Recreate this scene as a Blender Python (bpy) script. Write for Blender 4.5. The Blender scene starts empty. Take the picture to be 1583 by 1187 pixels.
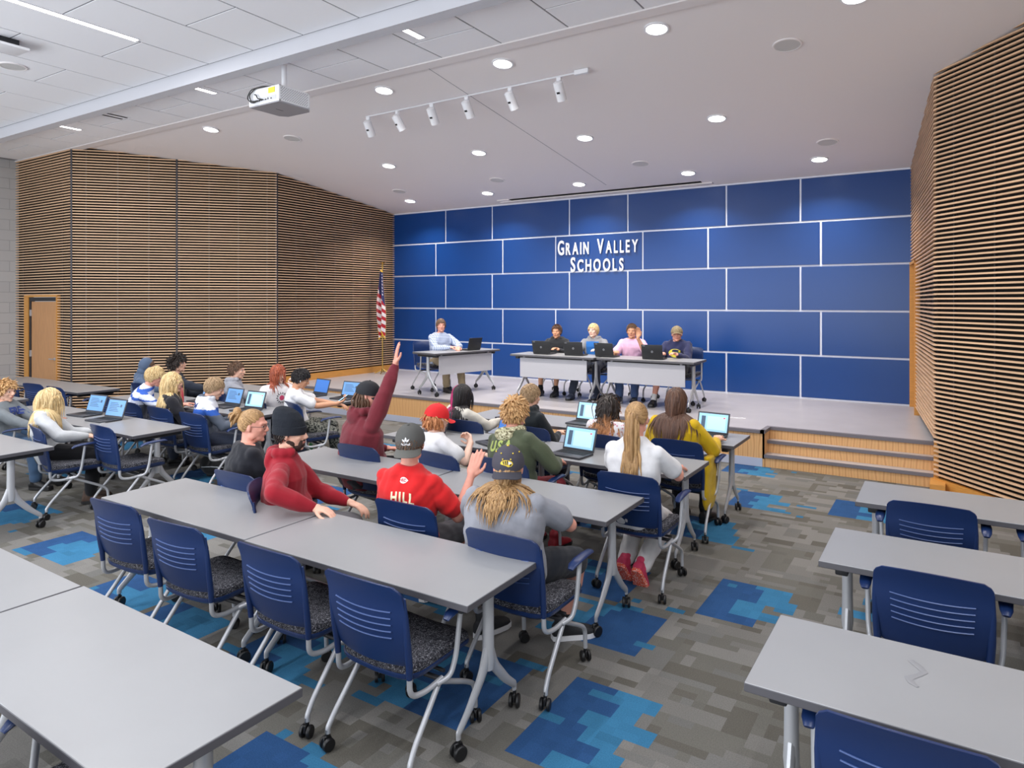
import bpy, bmesh, math, random
import numpy as np
from mathutils import Vector, Matrix, Euler
from mathutils.bvhtree import BVHTree
PI = math.pi
S = bpy.context.scene
COL = S.collection

# ------------------------------------------------------------ camera, world, exposure
FPX = 1060.0
cam_d = bpy.data.cameras.new('camera'); cam = bpy.data.objects.new('camera', cam_d); COL.objects.link(cam)
cam.location = (0, 0, 2.05)
cam.rotation_euler = (PI/2, 0, math.radians(32.43))
cam_d.sensor_width = 36.0; cam_d.lens = 36.0*FPX/1583.0
cam_d.shift_y = -(593.5-466.0)/1583.0
cam_d.clip_start = 0.05; cam_d.clip_end = 80
S.camera = cam
W = bpy.data.worlds.new('world'); S.world = W; W.use_nodes = True
W.node_tree.nodes['Background'].inputs[0].default_value = (0.92, 0.95, 1.0, 1)
W.node_tree.nodes['Background'].inputs[1].default_value = 0.75
S.view_settings.view_transform = 'Standard'; S.view_settings.look = 'None'
S.view_settings.exposure = 0.0; S.view_settings.gamma = 1.0; S.view_settings.use_curve_mapping = False
try:
    S.cycles.max_bounces = 6; S.cycles.diffuse_bounces = 4; S.cycles.glossy_bounces = 3
    S.cycles.use_denoising = True; S.cycles.sample_clamp_indirect = 4.0
    S.cycles.caustics_reflective = False; S.cycles.caustics_refractive = False
except Exception: pass

STZ = 0.45       # stage height
YB = 12.10       # blue wall
XL, XR = -10.95, -0.48
def ceil_z(y): return 4.10 + 0.132*(YB - y)
ZT = 4.82

# ------------------------------------------------------------ materials
def lin(c):
    return tuple((v/12.92 if v <= 0.04045 else ((v+0.055)/1.055)**2.4) for v in c)
def rgb(r, g, b): return lin((r/255., g/255., b/255.))
MATS = {}
def mat(name, col, rough=0.5, metal=0.0, bump=0.0, bscale=60, var=0.0, vscale=8, spec=0.5, emit=None, estr=0, attr=None, stretch=(1,1,1), alpha=None, trans=0, coat=0, sheen=0):
    if name in MATS: return MATS[name]
    m = bpy.data.materials.new(name); m.use_nodes = True; nt = m.node_tree; N = nt.nodes; L = nt.links
    b = N['Principled BSDF']
    b.inputs['Base Color'].default_value = (*col, 1); b.inputs['Roughness'].default_value = rough
    b.inputs['Metallic'].default_value = metal; b.inputs['Specular IOR Level'].default_value = spec
    if coat: b.inputs['Coat Weight'].default_value = coat
    if sheen: b.inputs['Sheen Weight'].default_value = sheen
    if trans: b.inputs['Transmission Weight'].default_value = trans
    if emit is not None:
        b.inputs['Emission Color'].default_value = (*emit, 1); b.inputs['Emission Strength'].default_value = estr
    tc = N.new('ShaderNodeTexCoord'); mp = N.new('ShaderNodeMapping'); mp.inputs['Scale'].default_value = stretch
    L.new(tc.outputs['Object'], mp.inputs['Vector'])
    src = None
    if attr:
        a = N.new('ShaderNodeAttribute'); a.attribute_name = attr; src = a.outputs['Color']
    if var > 0:
        n = N.new('ShaderNodeTexNoise'); n.inputs['Scale'].default_value = vscale; n.inputs['Detail'].default_value = 4
        L.new(mp.outputs[0], n.inputs['Vector'])
        r = N.new('ShaderNodeMapRange'); r.inputs[1].default_value = .3; r.inputs[2].default_value = .7
        r.inputs[3].default_value = 1-var; r.inputs[4].default_value = 1+var
        L.new(n.outputs['Fac'], r.inputs[0])
        mx = N.new('ShaderNodeVectorMath'); mx.operation = 'SCALE'
        if src: L.new(src, mx.inputs[0])
        else: mx.inputs[0].default_value = col
        L.new(r.outputs[0], mx.inputs['Scale']); src = mx.outputs[0]
    if src: L.new(src, b.inputs['Base Color'])
    if bump > 0:
        n2 = N.new('ShaderNodeTexNoise'); n2.inputs['Scale'].default_value = bscale; n2.inputs['Detail'].default_value = 3
        L.new(mp.outputs[0], n2.inputs['Vector'])
        bp = N.new('ShaderNodeBump'); bp.inputs['Strength'].default_value = bump; bp.inputs['Distance'].default_value = 0.01
        L.new(n2.outputs['Fac'], bp.inputs['Height']); L.new(bp.outputs[0], b.inputs['Normal'])
    MATS[name] = m; return m
def ramp_mat(name, kind, scale, stops, rough=.6, stretch=(1,1,1), bump=0, detail=3, dist=0.0):
    """noise / voronoi / wave driven colour ramp"""
    if name in MATS: return MATS[name]
    m = bpy.data.materials.new(name); m.use_nodes = True; N = m.node_tree.nodes; L = m.node_tree.links
    b = N['Principled BSDF']; b.inputs['Roughness'].default_value = rough
    tc = N.new('ShaderNodeTexCoord'); mp = N.new('ShaderNodeMapping'); mp.inputs['Scale'].default_value = stretch
    L.new(tc.outputs['Object'], mp.inputs['Vector'])
    if kind == 'noise':
        t = N.new('ShaderNodeTexNoise'); t.inputs['Detail'].default_value = detail; t.inputs['Distortion'].default_value = dist
    elif kind == 'voronoi': t = N.new('ShaderNodeTexVoronoi')
    elif kind == 'wave':
        t = N.new('ShaderNodeTexWave'); t.inputs['Distortion'].default_value = dist; t.inputs['Detail'].default_value = detail
    t.inputs['Scale'].default_value = scale
    L.new(mp.outputs[0], t.inputs['Vector'])
    r = N.new('ShaderNodeValToRGB'); e = r.color_ramp.elements
    e[0].position, e[0].color = stops[0][0], (*stops[0][1], 1)
    e[1].position, e[1].color = stops[-1][0], (*stops[-1][1], 1)
    for p, c in stops[1:-1]:
        q = e.new(p); q.color = (*c, 1)
    out = t.outputs['Distance'] if kind == 'voronoi' else t.outputs['Fac']
    L.new(out, r.inputs[0]); L.new(r.outputs[0], b.inputs['Base Color'])
    if bump:
        bp = N.new('ShaderNodeBump'); bp.inputs['Strength'].default_value = bump; bp.inputs['Distance'].default_value = .005
        L.new(out, bp.inputs['Height']); L.new(bp.outputs[0], b.inputs['Normal'])
    MATS[name] = m; return m

M_plastic = mat('blue_plastic', rgb(22, 44, 88), rough=.34, bump=.05, bscale=400, spec=.5)
M_silver = mat('silver_paint', rgb(186, 188, 192), rough=.38, metal=.35)
M_black = mat('black_rubber', rgb(18, 18, 20), rough=.45)
M_dark = mat('dark_steel', rgb(40, 41, 45), rough=.5)
M_lam = mat('grey_laminate', rgb(148, 149, 151), rough=.34, bump=.02, bscale=900, var=.02, vscale=3)
M_edge = mat('dark_edge', rgb(82, 81, 86), rough=.5)
M_seat = ramp_mat('seat_fabric', 'noise', 48, [(.47, rgb(26, 27, 36)), (.53, rgb(34, 34, 42)), (.56, rgb(165, 165, 172)), (.6, rgb(30, 30, 40))], rough=.9, detail=1, dist=2.5)
M_gyp = mat('ceiling_paint', rgb(236, 231, 231), rough=.85, bump=.02, bscale=200)
M_tile = mat('ceiling_tile', rgb(246, 247, 251), rough=.9, bump=.08, bscale=300)
M_grid = mat('tile_grid', rgb(140, 140, 146), rough=.8)
M_beam = mat('beam_paint', rgb(205, 206, 212), rough=.6)
M_blue = mat('blue_panel', rgb(16, 62, 128), rough=.28, spec=.4, var=.02, vscale=1.5)
M_white = mat('white_paint', rgb(235, 236, 240), rough=.4)
M_reveal = mat('white_reveal', rgb(228, 232, 246), rough=.45)
M_backing = mat('black_backing', rgb(12, 9, 8), rough=.9)
M_stage = mat('stage_vinyl', rgb(178, 174, 176), rough=.32, var=.05, vscale=3, bump=.02, bscale=40)
M_nose = mat('stair_nosing', rgb(112, 108, 114), rough=.6)
M_vbase = mat('vinyl_base', rgb(182, 188, 206), rough=.5)
M_plywood = ramp_mat('plywood', 'wave', 2.2, [(0, rgb(214, 166, 112)), (.5, rgb(224, 178, 124)), (.85, rgb(218, 170, 116)), (1, rgb(202, 150, 98))], rough=.45, stretch=(2.2, 1, .8), detail=2, dist=5)
M_honey = mat('honey_wood', rgb(206, 146, 72), rough=.45, var=.1, vscale=6, stretch=(1, 1, 12))
M_door = mat('door_wood', rgb(192, 142, 96), rough=.45, var=.1, vscale=9, stretch=(6, 6, .5))
M_slat = mat('slat_wood', rgb(222, 184, 148), rough=.5, var=.16, vscale=1.2, stretch=(1.0, 1.0, 40))
M_gold = mat('gold_metal', rgb(214, 178, 96), rough=.25, metal=.9)
M_emit = mat('lamp_lens', (1, 1, 1), rough=.4, emit=(1.0, .96, .92), estr=14)
M_cmu = None
M_spk = mat('speaker_mesh', rgb(205, 204, 203), rough=.8, bump=.3, bscale=800)

# ------------------------------------------------------------ object helpers
def setp(o, label=None, cat=None, group=None, kind=None):
    if label: o['label'] = label
    if cat: o['category'] = cat
    if group: o['group'] = group
    if kind: o['kind'] = kind
    return o
def thing(name, label, cat, loc=(0, 0, 0), rz=0.0, group=None):
    o = bpy.data.objects.new(name, None); COL.objects.link(o)
    o.empty_display_size = .1
    o.location = loc; o.rotation_euler = (0, 0, rz)
    return setp(o, label, cat, group)
def dup(root, loc, rz, label=None, group=None, skip=()):
    def cp(o, par):
        c = o.copy(); COL.objects.link(c)
        if par is not None: c.parent = par
        for ch in o.children:
            if par is None and ch.name.split('.')[0] in skip: continue
            cp(ch, c)
        return c
    r = cp(root, None)
    r.location = loc; r.rotation_euler = (0, 0, rz)
    if label: r['label'] = label
    if group: r['group'] = group
    return r
class MB:
    """collects shapes, links them as one mesh object"""
    def __init__(s): s.v = []; s.f = []; s.sm = []; s.c = []
    def add(s, V, F, smooth=True, col=None):
        o = len(s.v); s.v.extend([tuple(p) for p in V]); s.f.extend([tuple(i+o for i in f) for f in F]); s.sm.extend([smooth]*len(F))
        s.c.extend([col]*len(V)); return s
    def box(s, x0, x1, y0, y1, z0, z1, col=None):
        V = [(x0,y0,z0),(x1,y0,z0),(x1,y1,z0),(x0,y1,z0),(x0,y0,z1),(x1,y0,z1),(x1,y1,z1),(x0,y1,z1)]
        return s.add(V, [(0,3,2,1),(4,5,6,7),(0,1,5,4),(1,2,6,5),(2,3,7,6),(3,0,4,7)], False, col)
    def rbox(s, x0, x1, y0, y1, z0, z1, r=.01, seg=3, xf=None):
        bm = bmesh.new(); bmesh.ops.create_cube(bm, size=1)
        for v in bm.verts: v.co = ((v.co.x+.5)*(x1-x0)+x0, (v.co.y+.5)*(y1-y0)+y0, (v.co.z+.5)*(z1-z0)+z0)
        bmesh.ops.bevel(bm, geom=bm.edges[:], offset=r, segments=seg, affect='EDGES', profile=.5)
        bm.verts.index_update()
        V = [v.co.copy() for v in bm.verts]
        if xf: V = [xf @ v for v in V]
        s.add(V, [[v.index for v in f.verts] for f in bm.faces], True); bm.free(); return s
    def prism(s, poly, z0, z1, xf=None, smooth=False):
        n = len(poly); V = [Vector((x, y, z0)) for x, y in poly]+[Vector((x, y, z1)) for x, y in poly]
        if xf: V = [xf @ v for v in V]
        F = [tuple(range(n))[::-1], tuple(range(n, 2*n))]+[(i, (i+1) % n, n+(i+1) % n, n+i) for i in range(n)]
        return s.add(V, F, smooth)
    def tube(s, pts, r, n=10, cap=True, ry=None, up=None):
        P = [Vector(p) for p in pts]; k = len(P)
        R = r if isinstance(r, (list, tuple)) else [r]*k
        R2 = R if ry is None else (ry if isinstance(ry, (list, tuple)) else [ry]*k)
        V = []; a = None
        for i, p in enumerate(P):
            t = (P[min(i+1, k-1)]-P[max(i-1, 0)])
            t = t.normalized() if t.length > 1e-9 else Vector((0, 0, 1))
            if a is None:
                a = Vector(up) if up else (Vector((1, 0, 0)) if abs(t.x) < .8 else Vector((0, 1, 0)))
            a = (a - t*a.dot(t)); a = a.normalized() if a.length > 1e-6 else t.orthogonal().normalized()
            b = t.cross(a)
            for j in range(n):
                w = 2*PI*j/n
                V.append(p + a*math.cos(w)*R[i] + b*math.sin(w)*R2[i])
        F = [(i*n+j, i*n+(j+1) % n, (i+1)*n+(j+1) % n, (i+1)*n+j) for i in range(k-1) for j in range(n)]
        if cap: F += [tuple(range(n))[::-1], tuple(range((k-1)*n, k*n))]
        return s.add(V, F, True)
    def lathe(s, prof, n=24, xf=None, cap=True):
        V = []; k = len(prof)
        for r, z in prof:
            for j in range(n): V.append(Vector((r*math.cos(2*PI*j/n), r*math.sin(2*PI*j/n), z)))
        if xf: V = [xf @ v for v in V]
        F = [(i*n+j, i*n+(j+1) % n, (i+1)*n+(j+1) % n, (i+1)*n+j) for i in range(k-1) for j in range(n)]
        if cap: F += [tuple(range(n))[::-1], tuple(range((k-1)*n, k*n))]
        return s.add(V, F, True)
    def ell(s, c, r, n=16, m=10, rot=None):
        V = []; F = []
        for i in range(m+1):
            th = PI*i/m
            for j in range(n):
                ph = 2*PI*j/n
                p = Vector((r[0]*math.sin(th)*math.cos(ph), r[1]*math.sin(th)*math.sin(ph), r[2]*math.cos(th)))
                if rot is not None: p = rot @ p
                V.append(p+Vector(c))
        for i in range(m):
            for j in range(n):
                F.append((i*n+j, (i+1)*n+j, (i+1)*n+(j+1) % n, i*n+(j+1) % n))
        return s.add(V, F, True)
    def build(s, name, m, parent=None, auto=True):
        me = bpy.data.meshes.new(name); me.from_pydata(s.v, [], s.f)
        me.polygons.foreach_set('use_smooth', s.sm); me.materials.append(m)
        if any(c is not None for c in s.c):
            ca = me.color_attributes.new('col', 'FLOAT_COLOR', 'POINT')
            arr = np.ones((len(s.v), 4), np.float32)
            for i, c in enumerate(s.c):
                if c is not None: arr[i, :3] = c
            ca.data.foreach_set('color', arr.ravel())
        me.update()
        if auto and any(s.sm):
            try: me.set_sharp_from_angle(angle=math.radians(40))
            except Exception: pass
        o = bpy.data.objects.new(name, me); COL.objects.link(o)
        if parent is not None: o.parent = parent
        return o
def bez(pts, n=8, rad=None):
    """round the corners of a polyline"""
    P = [Vector(p) for p in pts]; out = [P[0]]
    for i in range(1, len(P)-1):
        a, b, c = P[i-1], P[i], P[i+1]
        r = rad if rad else .4*min((a-b).length, (c-b).length)
        r = min(r, .48*(a-b).length, .48*(c-b).length)
        p0 = b+(a-b).normalized()*r; p2 = b+(c-b).normalized()*r
        for k in range(n+1):
            t = k/n; out.append(p0*(1-t)**2+b*2*t*(1-t)+p2*t*t)
    out.append(P[-1]); return out
def text_mesh(txt, size, bold=0.0, sx=1.0, extrude=0.0, align='CENTER', space=1.0):
    c = bpy.data.curves.new('t', 'FONT'); c.body = txt; c.size = size; c.offset = bold; c.align_x = align
    c.extrude = extrude; c.space_character = space; c.resolution_u = 4
    o = bpy.data.objects.new('t', c); COL.objects.link(o)
    dg = bpy.context.evaluated_depsgraph_get(); me = bpy.data.meshes.new_from_object(o.evaluated_get(dg))
    V = [Vector((v.co.x*sx, v.co.y, v.co.z)) for v in me.vertices]; F = [list(p.vertices) for p in me.polygons]
    bpy.data.objects.remove(o); bpy.data.curves.remove(c); bpy.data.meshes.remove(me)
    return V, F
def vcol_mat(name, rough=.8, var=.0, vscale=10, bump=0., bscale=60):
    return mat(name, (1, 1, 1), rough=rough, attr='col', var=var, vscale=vscale, bump=bump, bscale=bscale)
# ------------------------------------------------------------ the room
def struct(o): o['kind'] = 'structure'; return o
# carpet: one mesh of small blocks, coloured block by block (carpet tiles with a pixelated pattern)
def make_carpet():
    rnd = random.Random(7); g = .0610; X0, X1, Y0, Y1 = -15.86, 4.27, -2.44, 9.15
    nx = round((X1-X0)/g); ny = round((Y1-Y0)/g)
    pal = [rgb(127, 125, 121), rgb(119, 117, 113), rgb(107, 105, 99), rgb(98, 95, 88), rgb(113, 112, 109)]
    C = np.zeros((nx, ny, 3), np.float32)
    T = 10
    for ti in range(0, nx, T):
        for tj in range(0, ny, T):
            hor = ((ti//T+tj//T) % 2 == 0)
            base = rnd.choice(pal[:3]+pal[4:])
            C[ti:ti+T, tj:tj+T] = base
            for _ in range(22):
                l, w = rnd.randint(2, 7), rnd.randint(1, 2)
                if not hor and rnd.random() < .4: l, w = w+1, l-1
                a, b = ti+rnd.randint(-2, T-1), tj+rnd.randint(-1, T-1)
                c = np.array(rnd.choice(pal))*rnd.uniform(.92, 1.06)
                C[max(a, 0):a+l, max(b, 0):b+w] = c
    az, dp = np.array(rgb(58, 118, 156)), np.array(rgb(44, 80, 126))
    for k, (cx, cy, hx, hy) in enumerate([(-6.15,2.85,.33,.2), (-4.85,2.6,.3,.25), (-4.15,2.5,.3,.22), (-3.2,2.68,.33,.28), (-2.3,2.95,.3,.3),
            (-2.45,1.98,.25,.14), (-1.43,2.98,.26,.33), (-1.12,4.78,.26,.32), (-1.85,4.0,.32,.24), (-2.25,4.65,.3,.28), (-1.62,7.32,.26,.25),
            (-1.85,6.15,.3,.26), (-7.6,3.0,.35,.25), (-.62,7.5,.3,.25), (-5.7,5.1,.33,.26), (-5.5,3.6,.3,.26), (-7.35,4.9,.35,.25), (-6.9,7.1,.3,.25),
            (-4.1,7.1,.3,.28), (-2.6,7.75,.3,.26), (-.25,6.3,.3,.26), (-.35,5.25,.2,.25), (-2.6,5.9,.3,.26), (-8.9,4.2,.3,.26), (-4.3,8.2,.4,.3), (-2.0,8.6,.3,.2),
            (-9.9,5.4,.3,.26), (-6.6,8.0,.3,.26), (-.9,1.2,.3,.26), (-3.6,5.9,.3,.3), (-5.6,6.6,.3,.3), (-3.1,3.9,.3,.3)]):
        i0, i1 = int((cx-hx-X0)/g), int((cx+hx-X0)/g); j0, j1 = int((cy-hy-Y0)/g), int((cy+hy-Y0)/g)
        flip = rnd.random() < .5; e = [0]*(j1-j0+3)
        for j in range(j0, j1+1):
            if (j-j0) % 2 == 0: a, b = rnd.randint(0, 3), rnd.randint(0, 3); sp = rnd.randint(3, 6)
            for i in range(i0+a*(1 if flip else 0), i1+1-(0 if flip else b)):
                if 0 <= i < nx and 0 <= j < ny:
                    C[i, j] = (az if ((i-i0) < sp) == flip else dp)*rnd.uniform(.93, 1.07)
        for _ in range(4):
            i, j = rnd.randint(i0-3, i1+3), rnd.randint(j0-2, j1+1)
            C[max(i, 0):i+rnd.randint(1, 3), max(j, 0):j+1] = az*.85
    xs = X0+g*np.arange(nx+1); ys = Y0+g*np.arange(ny+1)
    V = np.stack(np.meshgrid(xs, ys, indexing='ij')+[np.zeros((nx+1, ny+1))], -1).reshape(-1, 3)
    idx = np.arange((nx+1)*(ny+1)).reshape(nx+1, ny+1)
    F = np.stack([idx[:-1, :-1], idx[1:, :-1], idx[1:, 1:], idx[:-1, 1:]], -1).reshape(-1, 4)
    me = bpy.data.meshes.new('floor'); me.from_pydata(V.tolist(), [], F.tolist())
    ca = me.color_attributes.new('col', 'FLOAT_COLOR', 'CORNER')
    a = np.ones((nx*ny, 4, 4), np.float32); a[:, :, :3] = C.reshape(-1, 1, 3)
    ca.data.foreach_set('color', a.ravel())
    me.materials.append(mat('carpet', (1, 1, 1), rough=.95, attr='col', var=.16, vscale=160, bump=.5, bscale=450, spec=.15, stretch=(1, 1, 1)))
    o = bpy.data.objects.new('floor', me); COL.objects.link(o); return struct(o)
make_carpet()
b = MB(); b.box(-15.86, 4.27, -2.44, 12.4, -.12, -.004); struct(b.build('floor_slab', M_dark))

# stage, steps
SB, SF, SX = 9.16, 8.84, -1.92
st = MB()
st.prism([(XL-.1, SF), (SX, SF), (SX, SB), (-.05, SB), (-.05, YB+.1), (XL-.1, YB+.1)], STZ-.035, STZ)
stage = struct(st.build('floor_stage', M_stage))
def sbox(name, m, *bx):
    q = MB()
    for t in bx: q.box(*t)
    return struct(q.build(name, m))
stz = .15
sbox('trim_1', M_nose, (XL-.1, SX+.004, SF-.012, SF+.05, STZ-.036, STZ+.003), (SX-.045, SX+.012, SF-.012, SB-.012, STZ-.036, STZ+.003), (SX-.04, -.1, SB-.012, SB+.05, STZ-.036, STZ+.003))
sbox('trim_2', M_plywood, (XL-.1, SX, SF+.006, SF+.03, .10, STZ-.035), (SX-.02, SX, SF+.006, SB+.01, 0, STZ-.035))
sbox('baseboard_stage', M_vbase, (XL-.1, SX-.02, SF, SF+.03, 0, .105))
sbox('step_1', M_plywood, (SX+.001, -.12, 8.86, 8.89, 0, stz-.03), (SX+.001, -.12, 9.03, 9.06, stz, 2*stz-.03), (SX+.001, -.12, SB+.003, SB+.03, 2*stz, STZ-.035))
sbox('step_2', M_stage, (SX+.001, -.12, 8.86, 9.06, stz-.03, stz), (SX+.001, -.12, 9.03, SB+.03, 2*stz-.03, 2*stz))
sbox('step_3', M_nose, (SX-.0, -.12, 8.842, 8.875, stz-.034, stz+.003), (SX-.0, -.12, 9.012, 9.045, 2*stz-.034, 2*stz+.003))

# blue panel wall
bw = MB(); bw.box(XL-.3, XR+.3, YB+.012, YB+.2, 0, 4.35)
wall_back = struct(bw.build('wall_back', M_reveal))
rows = [STZ+.012, 1.165, 1.895, 2.635, 3.36, 4.085]
cA = [XL, -9.44, -8.19, -6.34, -5.10, -3.26, -2.05, XR-.0]; cB = [XL, -9.72, -7.92, -6.65, -4.80, -3.58, -1.74, XR-.0]
for r in range(5):
    cs = cA if r % 2 == 0 else cB
    for i in range(7):
        p = MB(); hz = .016
        p.rbox(cs[i]+(hz if i else -.06), cs[i+1]-(hz if i < 6 else -.05), YB-.006, YB+.02, rows[r]+hz, rows[r+1]-hz, .003, 1)
        struct(p.build('blue_panel', M_blue, wall_back))
sbox('trim_3', M_reveal, (XL, XR, YB-.012, YB+.02, 4.075, 4.098))
# sign letters
sg = thing('wall_sign', 'white small-capital lettering reading Grain Valley Schools on the blue wall', 'sign', (-5.73, YB-.03, 3.0))
def line(parts, x0, z, w):
    L = []; x = 0
    for t, s in parts:
        v, f = text_mesh(t, s, bold=.007, sx=.66, extrude=.012, align='LEFT')
        if v:
            mn = min(p.x for p in v); mx = max(p.x for p in v)
            L.append((t, [Vector((p.x-mn+x, p.y, p.z)) for p in v], f)); x += mx-mn+.055
        else: x += .17
    k = w/(x-.055)
    for t, v, f in L:
        q = MB(); q.add([Vector((p.x*k+x0, -p.z, p.y+z)) for p in v], f, False); q.build('sign_letter', M_white, sg)
line([('G', .40), ('R', .33), ('A', .33), ('I', .33), ('N', .33), (' ', 1), ('V', .40), ('A', .33), ('L', .33), ('L', .33), ('E', .33), ('Y', .33)], -.85, -.02, 1.70)
line([('S', .40), ('C', .33), ('H', .33), ('O', .33), ('O', .33), ('L', .33), ('S', .33)], -.56, -.36, 1.12)

# slat walls
def slat_wall(name, A, B, out, zb, zt, m=M_slat, holes=(), bars=(), pitch=.0503, joints=(), woodbase=None):
    """A->B footprint; out = unit normal into the room; slats in front of a black backing"""
    A = Vector((*A, 0)); B = Vector((*B, 0)); d = (B-A).normalized(); L = (B-A).length; n = Vector((*out, 0))
    def P(s, o, z): p = A+d*s+n*o; return (p.x, p.y, z)
    def bx(q, s0, s1, o0, o1, z0, z1):
        V = [P(s0,o0,z0),P(s1,o0,z0),P(s1,o1,z0),P(s0,o1,z0),P(s0,o0,z1),P(s1,o0,z1),P(s1,o1,z1),P(s0,o1,z1)]
        q.add(V, [(0,3,2,1),(4,5,6,7),(0,1,5,4),(1,2,6,5),(2,3,7,6),(3,0,4,7)], False)
    def spans(z):
        cuts = [(0, L)]
        for (h0, h1, z0, z1) in holes:
            if z0 < z < z1:
                nc = []
                for a, c in cuts:
                    if h1 <= a or h0 >= c: nc.append((a, c)); continue
                    if h0 > a: nc.append((a, h0))
                    if h1 < c: nc.append((h1, c))
                cuts = nc
        return cuts
    q = MB(); zs = sorted({0.0, zt}|{h[2] for h in holes}|{h[3] for h in holes})
    zs = [z for z in zs if z <= zt]
    for z0, z1 in zip(zs[:-1], zs[1:]):
        for a, c in spans((z0+z1)/2): bx(q, a, c, -.10, -.055, z0, z1)
    w = struct(q.build(name, M_backing))
    q = MB(); z = zb; k = 0
    while z < zt-.02:
        for a, c in spans(z+.01):
            cc = [a]+[j for j in joints if a < j < c]+[c]
            for u, v in zip(cc[:-1], cc[1:]): bx(q, u+(.018 if u in joints else 0), v-(.018 if v in joints else 0), -.030, 0, z, z+.0185)
        z += pitch
    sl = struct(q.build('slats', m, w))
    q = MB()
    s = .25
    while s < L:
        if not any(h[0]-.05 < s < h[1]+.05 for h in holes): bx(q, s-.008, s+.008, -.055, -.03, zb, zt)
        s += .52
    struct(q.build('furring', M_dark, w))
    if joints:
        q = MB()
        for j in joints: bx(q, j-.013, j+.013, -.055, -.004, zb-.05, zt)
        struct(q.build('joint_strip', mat('joint_grey', rgb(64, 62, 68), rough=.6), w))
    if woodbase:
        q = MB()
        for a, c in spans(.05): bx(q, a, c, -.055, .012, woodbase[0], woodbase[1])
        struct(q.build('wood_base', M_honey, w))
    return w
CL = (XL, 8.75); CD = (-13.40, 6.18)
slat_wall('wall_left_stage', (XL, YB), CL, (1, 0), STZ+.16, 4.62, woodbase=(STZ, STZ+.13), joints=(3.33,))
sq = math.sqrt((CL[0]-CD[0])**2+(CL[1]-CD[1])**2); dx, dy = (CL[0]-CD[0])/sq, (CL[1]-CD[1])/sq
slat_wall('wall_left_angle', CD, CL, (dy, -dx), .16, 5.05, woodbase=(0, .13), joints=(.02, sq*.50))
DX0, DX1, DZ = -15.18, -13.87, 2.17
slat_wall('wall_left_door', (-15.55, 6.18), CD, (0, -1), .16, 4.9, woodbase=(0, .13), holes=((DX0+15.55, DX1+15.55, -1, DZ),))
CR = (-.13, 8.80); CE = (1.85, 6.45)
slat_wall('wall_right_stage', (XR, YB), CR, (-math.cos(.105), -math.sin(.105)), STZ+.11, 4.62, holes=((.03, .92, -1, 2.62),))
sr = math.sqrt((CE[0]-CR[0])**2+(CE[1]-CR[1])**2); ex, ey = (CE[0]-CR[0])/sr, (CE[1]-CR[1])/sr
slat_wall('wall_right_angle', CR, CE, (ey, -ex), .16, 4.95, woodbase=(0, .13))
# corner column of the right walls and small wood blocks under it
sbox('trim_4', M_honey, (-.16, -.02, 8.50, 8.86, 0, .115), (-.13, -.0, 8.83, 9.2, 0, .45))
# right stage doorway lining
dr = MB(); dd = Vector((CR[0]-XR, CR[1]-YB, 0)).normalized(); nn = Vector((-dd.y*-1, dd.x*-1, 0)); nn = Vector((math.cos(.105), math.sin(.105), 0))
def rp(s, o, z): p = Vector((XR, YB, 0))+dd*s+nn*o; return (p.x, p.y, z)
def rb(q, s0, s1, o0, o1, z0, z1):
    V = [rp(s0,o0,z0),rp(s1,o0,z0),rp(s1,o1,z0),rp(s0,o1,z0),rp(s0,o0,z1),rp(s1,o0,z1),rp(s1,o1,z1),rp(s0,o1,z1)]
    q.add(V, [(0,3,2,1),(4,5,6,7),(0,1,5,4),(1,2,6,5),(2,3,7,6),(3,0,4,7)], False)
rb(dr, .03, .05, -.015, .5, STZ, 2.62); rb(dr, .90, .93, -.015, .5, STZ, 2.64); rb(dr, .03, .93, -.015, .5, 2.60, 2.64)
struct(dr.build('door_2', M_honey))
dl = MB(); rb(dl, .05, .9, .44, .5, STZ, 2.6); struct(dl.build('door_2_leaf', M_door))
# left door
o = MB(); o.box(DX0, DX0+.17, 6.172, 6.27, 0, DZ-.03); o.box(DX1-.035, DX1, 6.172, 6.27, 0, DZ-.03); o.box(DX0, DX1, 6.172, 6.27, DZ-.035, DZ)
struct(o.build('door_1_lining', M_honey))
d1 = MB(); d1.rbox(-14.93, DX1-.06, 6.20, 6.245, .01, DZ-.12, .004, 1); door = struct(d1.build('door_1', M_door))
q = MB(); q.box(-15.01, -14.935, 6.19, 6.26, 0, DZ-.04); q.box(-14.935, DX1-.035, 6.19, 6.26, DZ-.115, DZ-.04); struct(q.build('door_frame', M_dark, door))
q = MB()
for z in (.28, 1.05, 1.83): q.box(-14.955, -14.92, 6.175, 6.205, z-.06, z+.06)
struct(q.build('hinge', M_silver, door))
q = MB(); q.lathe([(.028, 0), (.028, .012)], 16, Matrix.Translation((DX1-.13, 6.20, .98)) @ Matrix.Rotation(PI/2, 4, 'X')); q.tube([(DX1-.13, 6.20, .98), (DX1-.13, 6.145, .98), (DX1-.24, 6.145, .98)], .010, 8)
struct(q.build('door_handle', M_silver, door))
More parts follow.
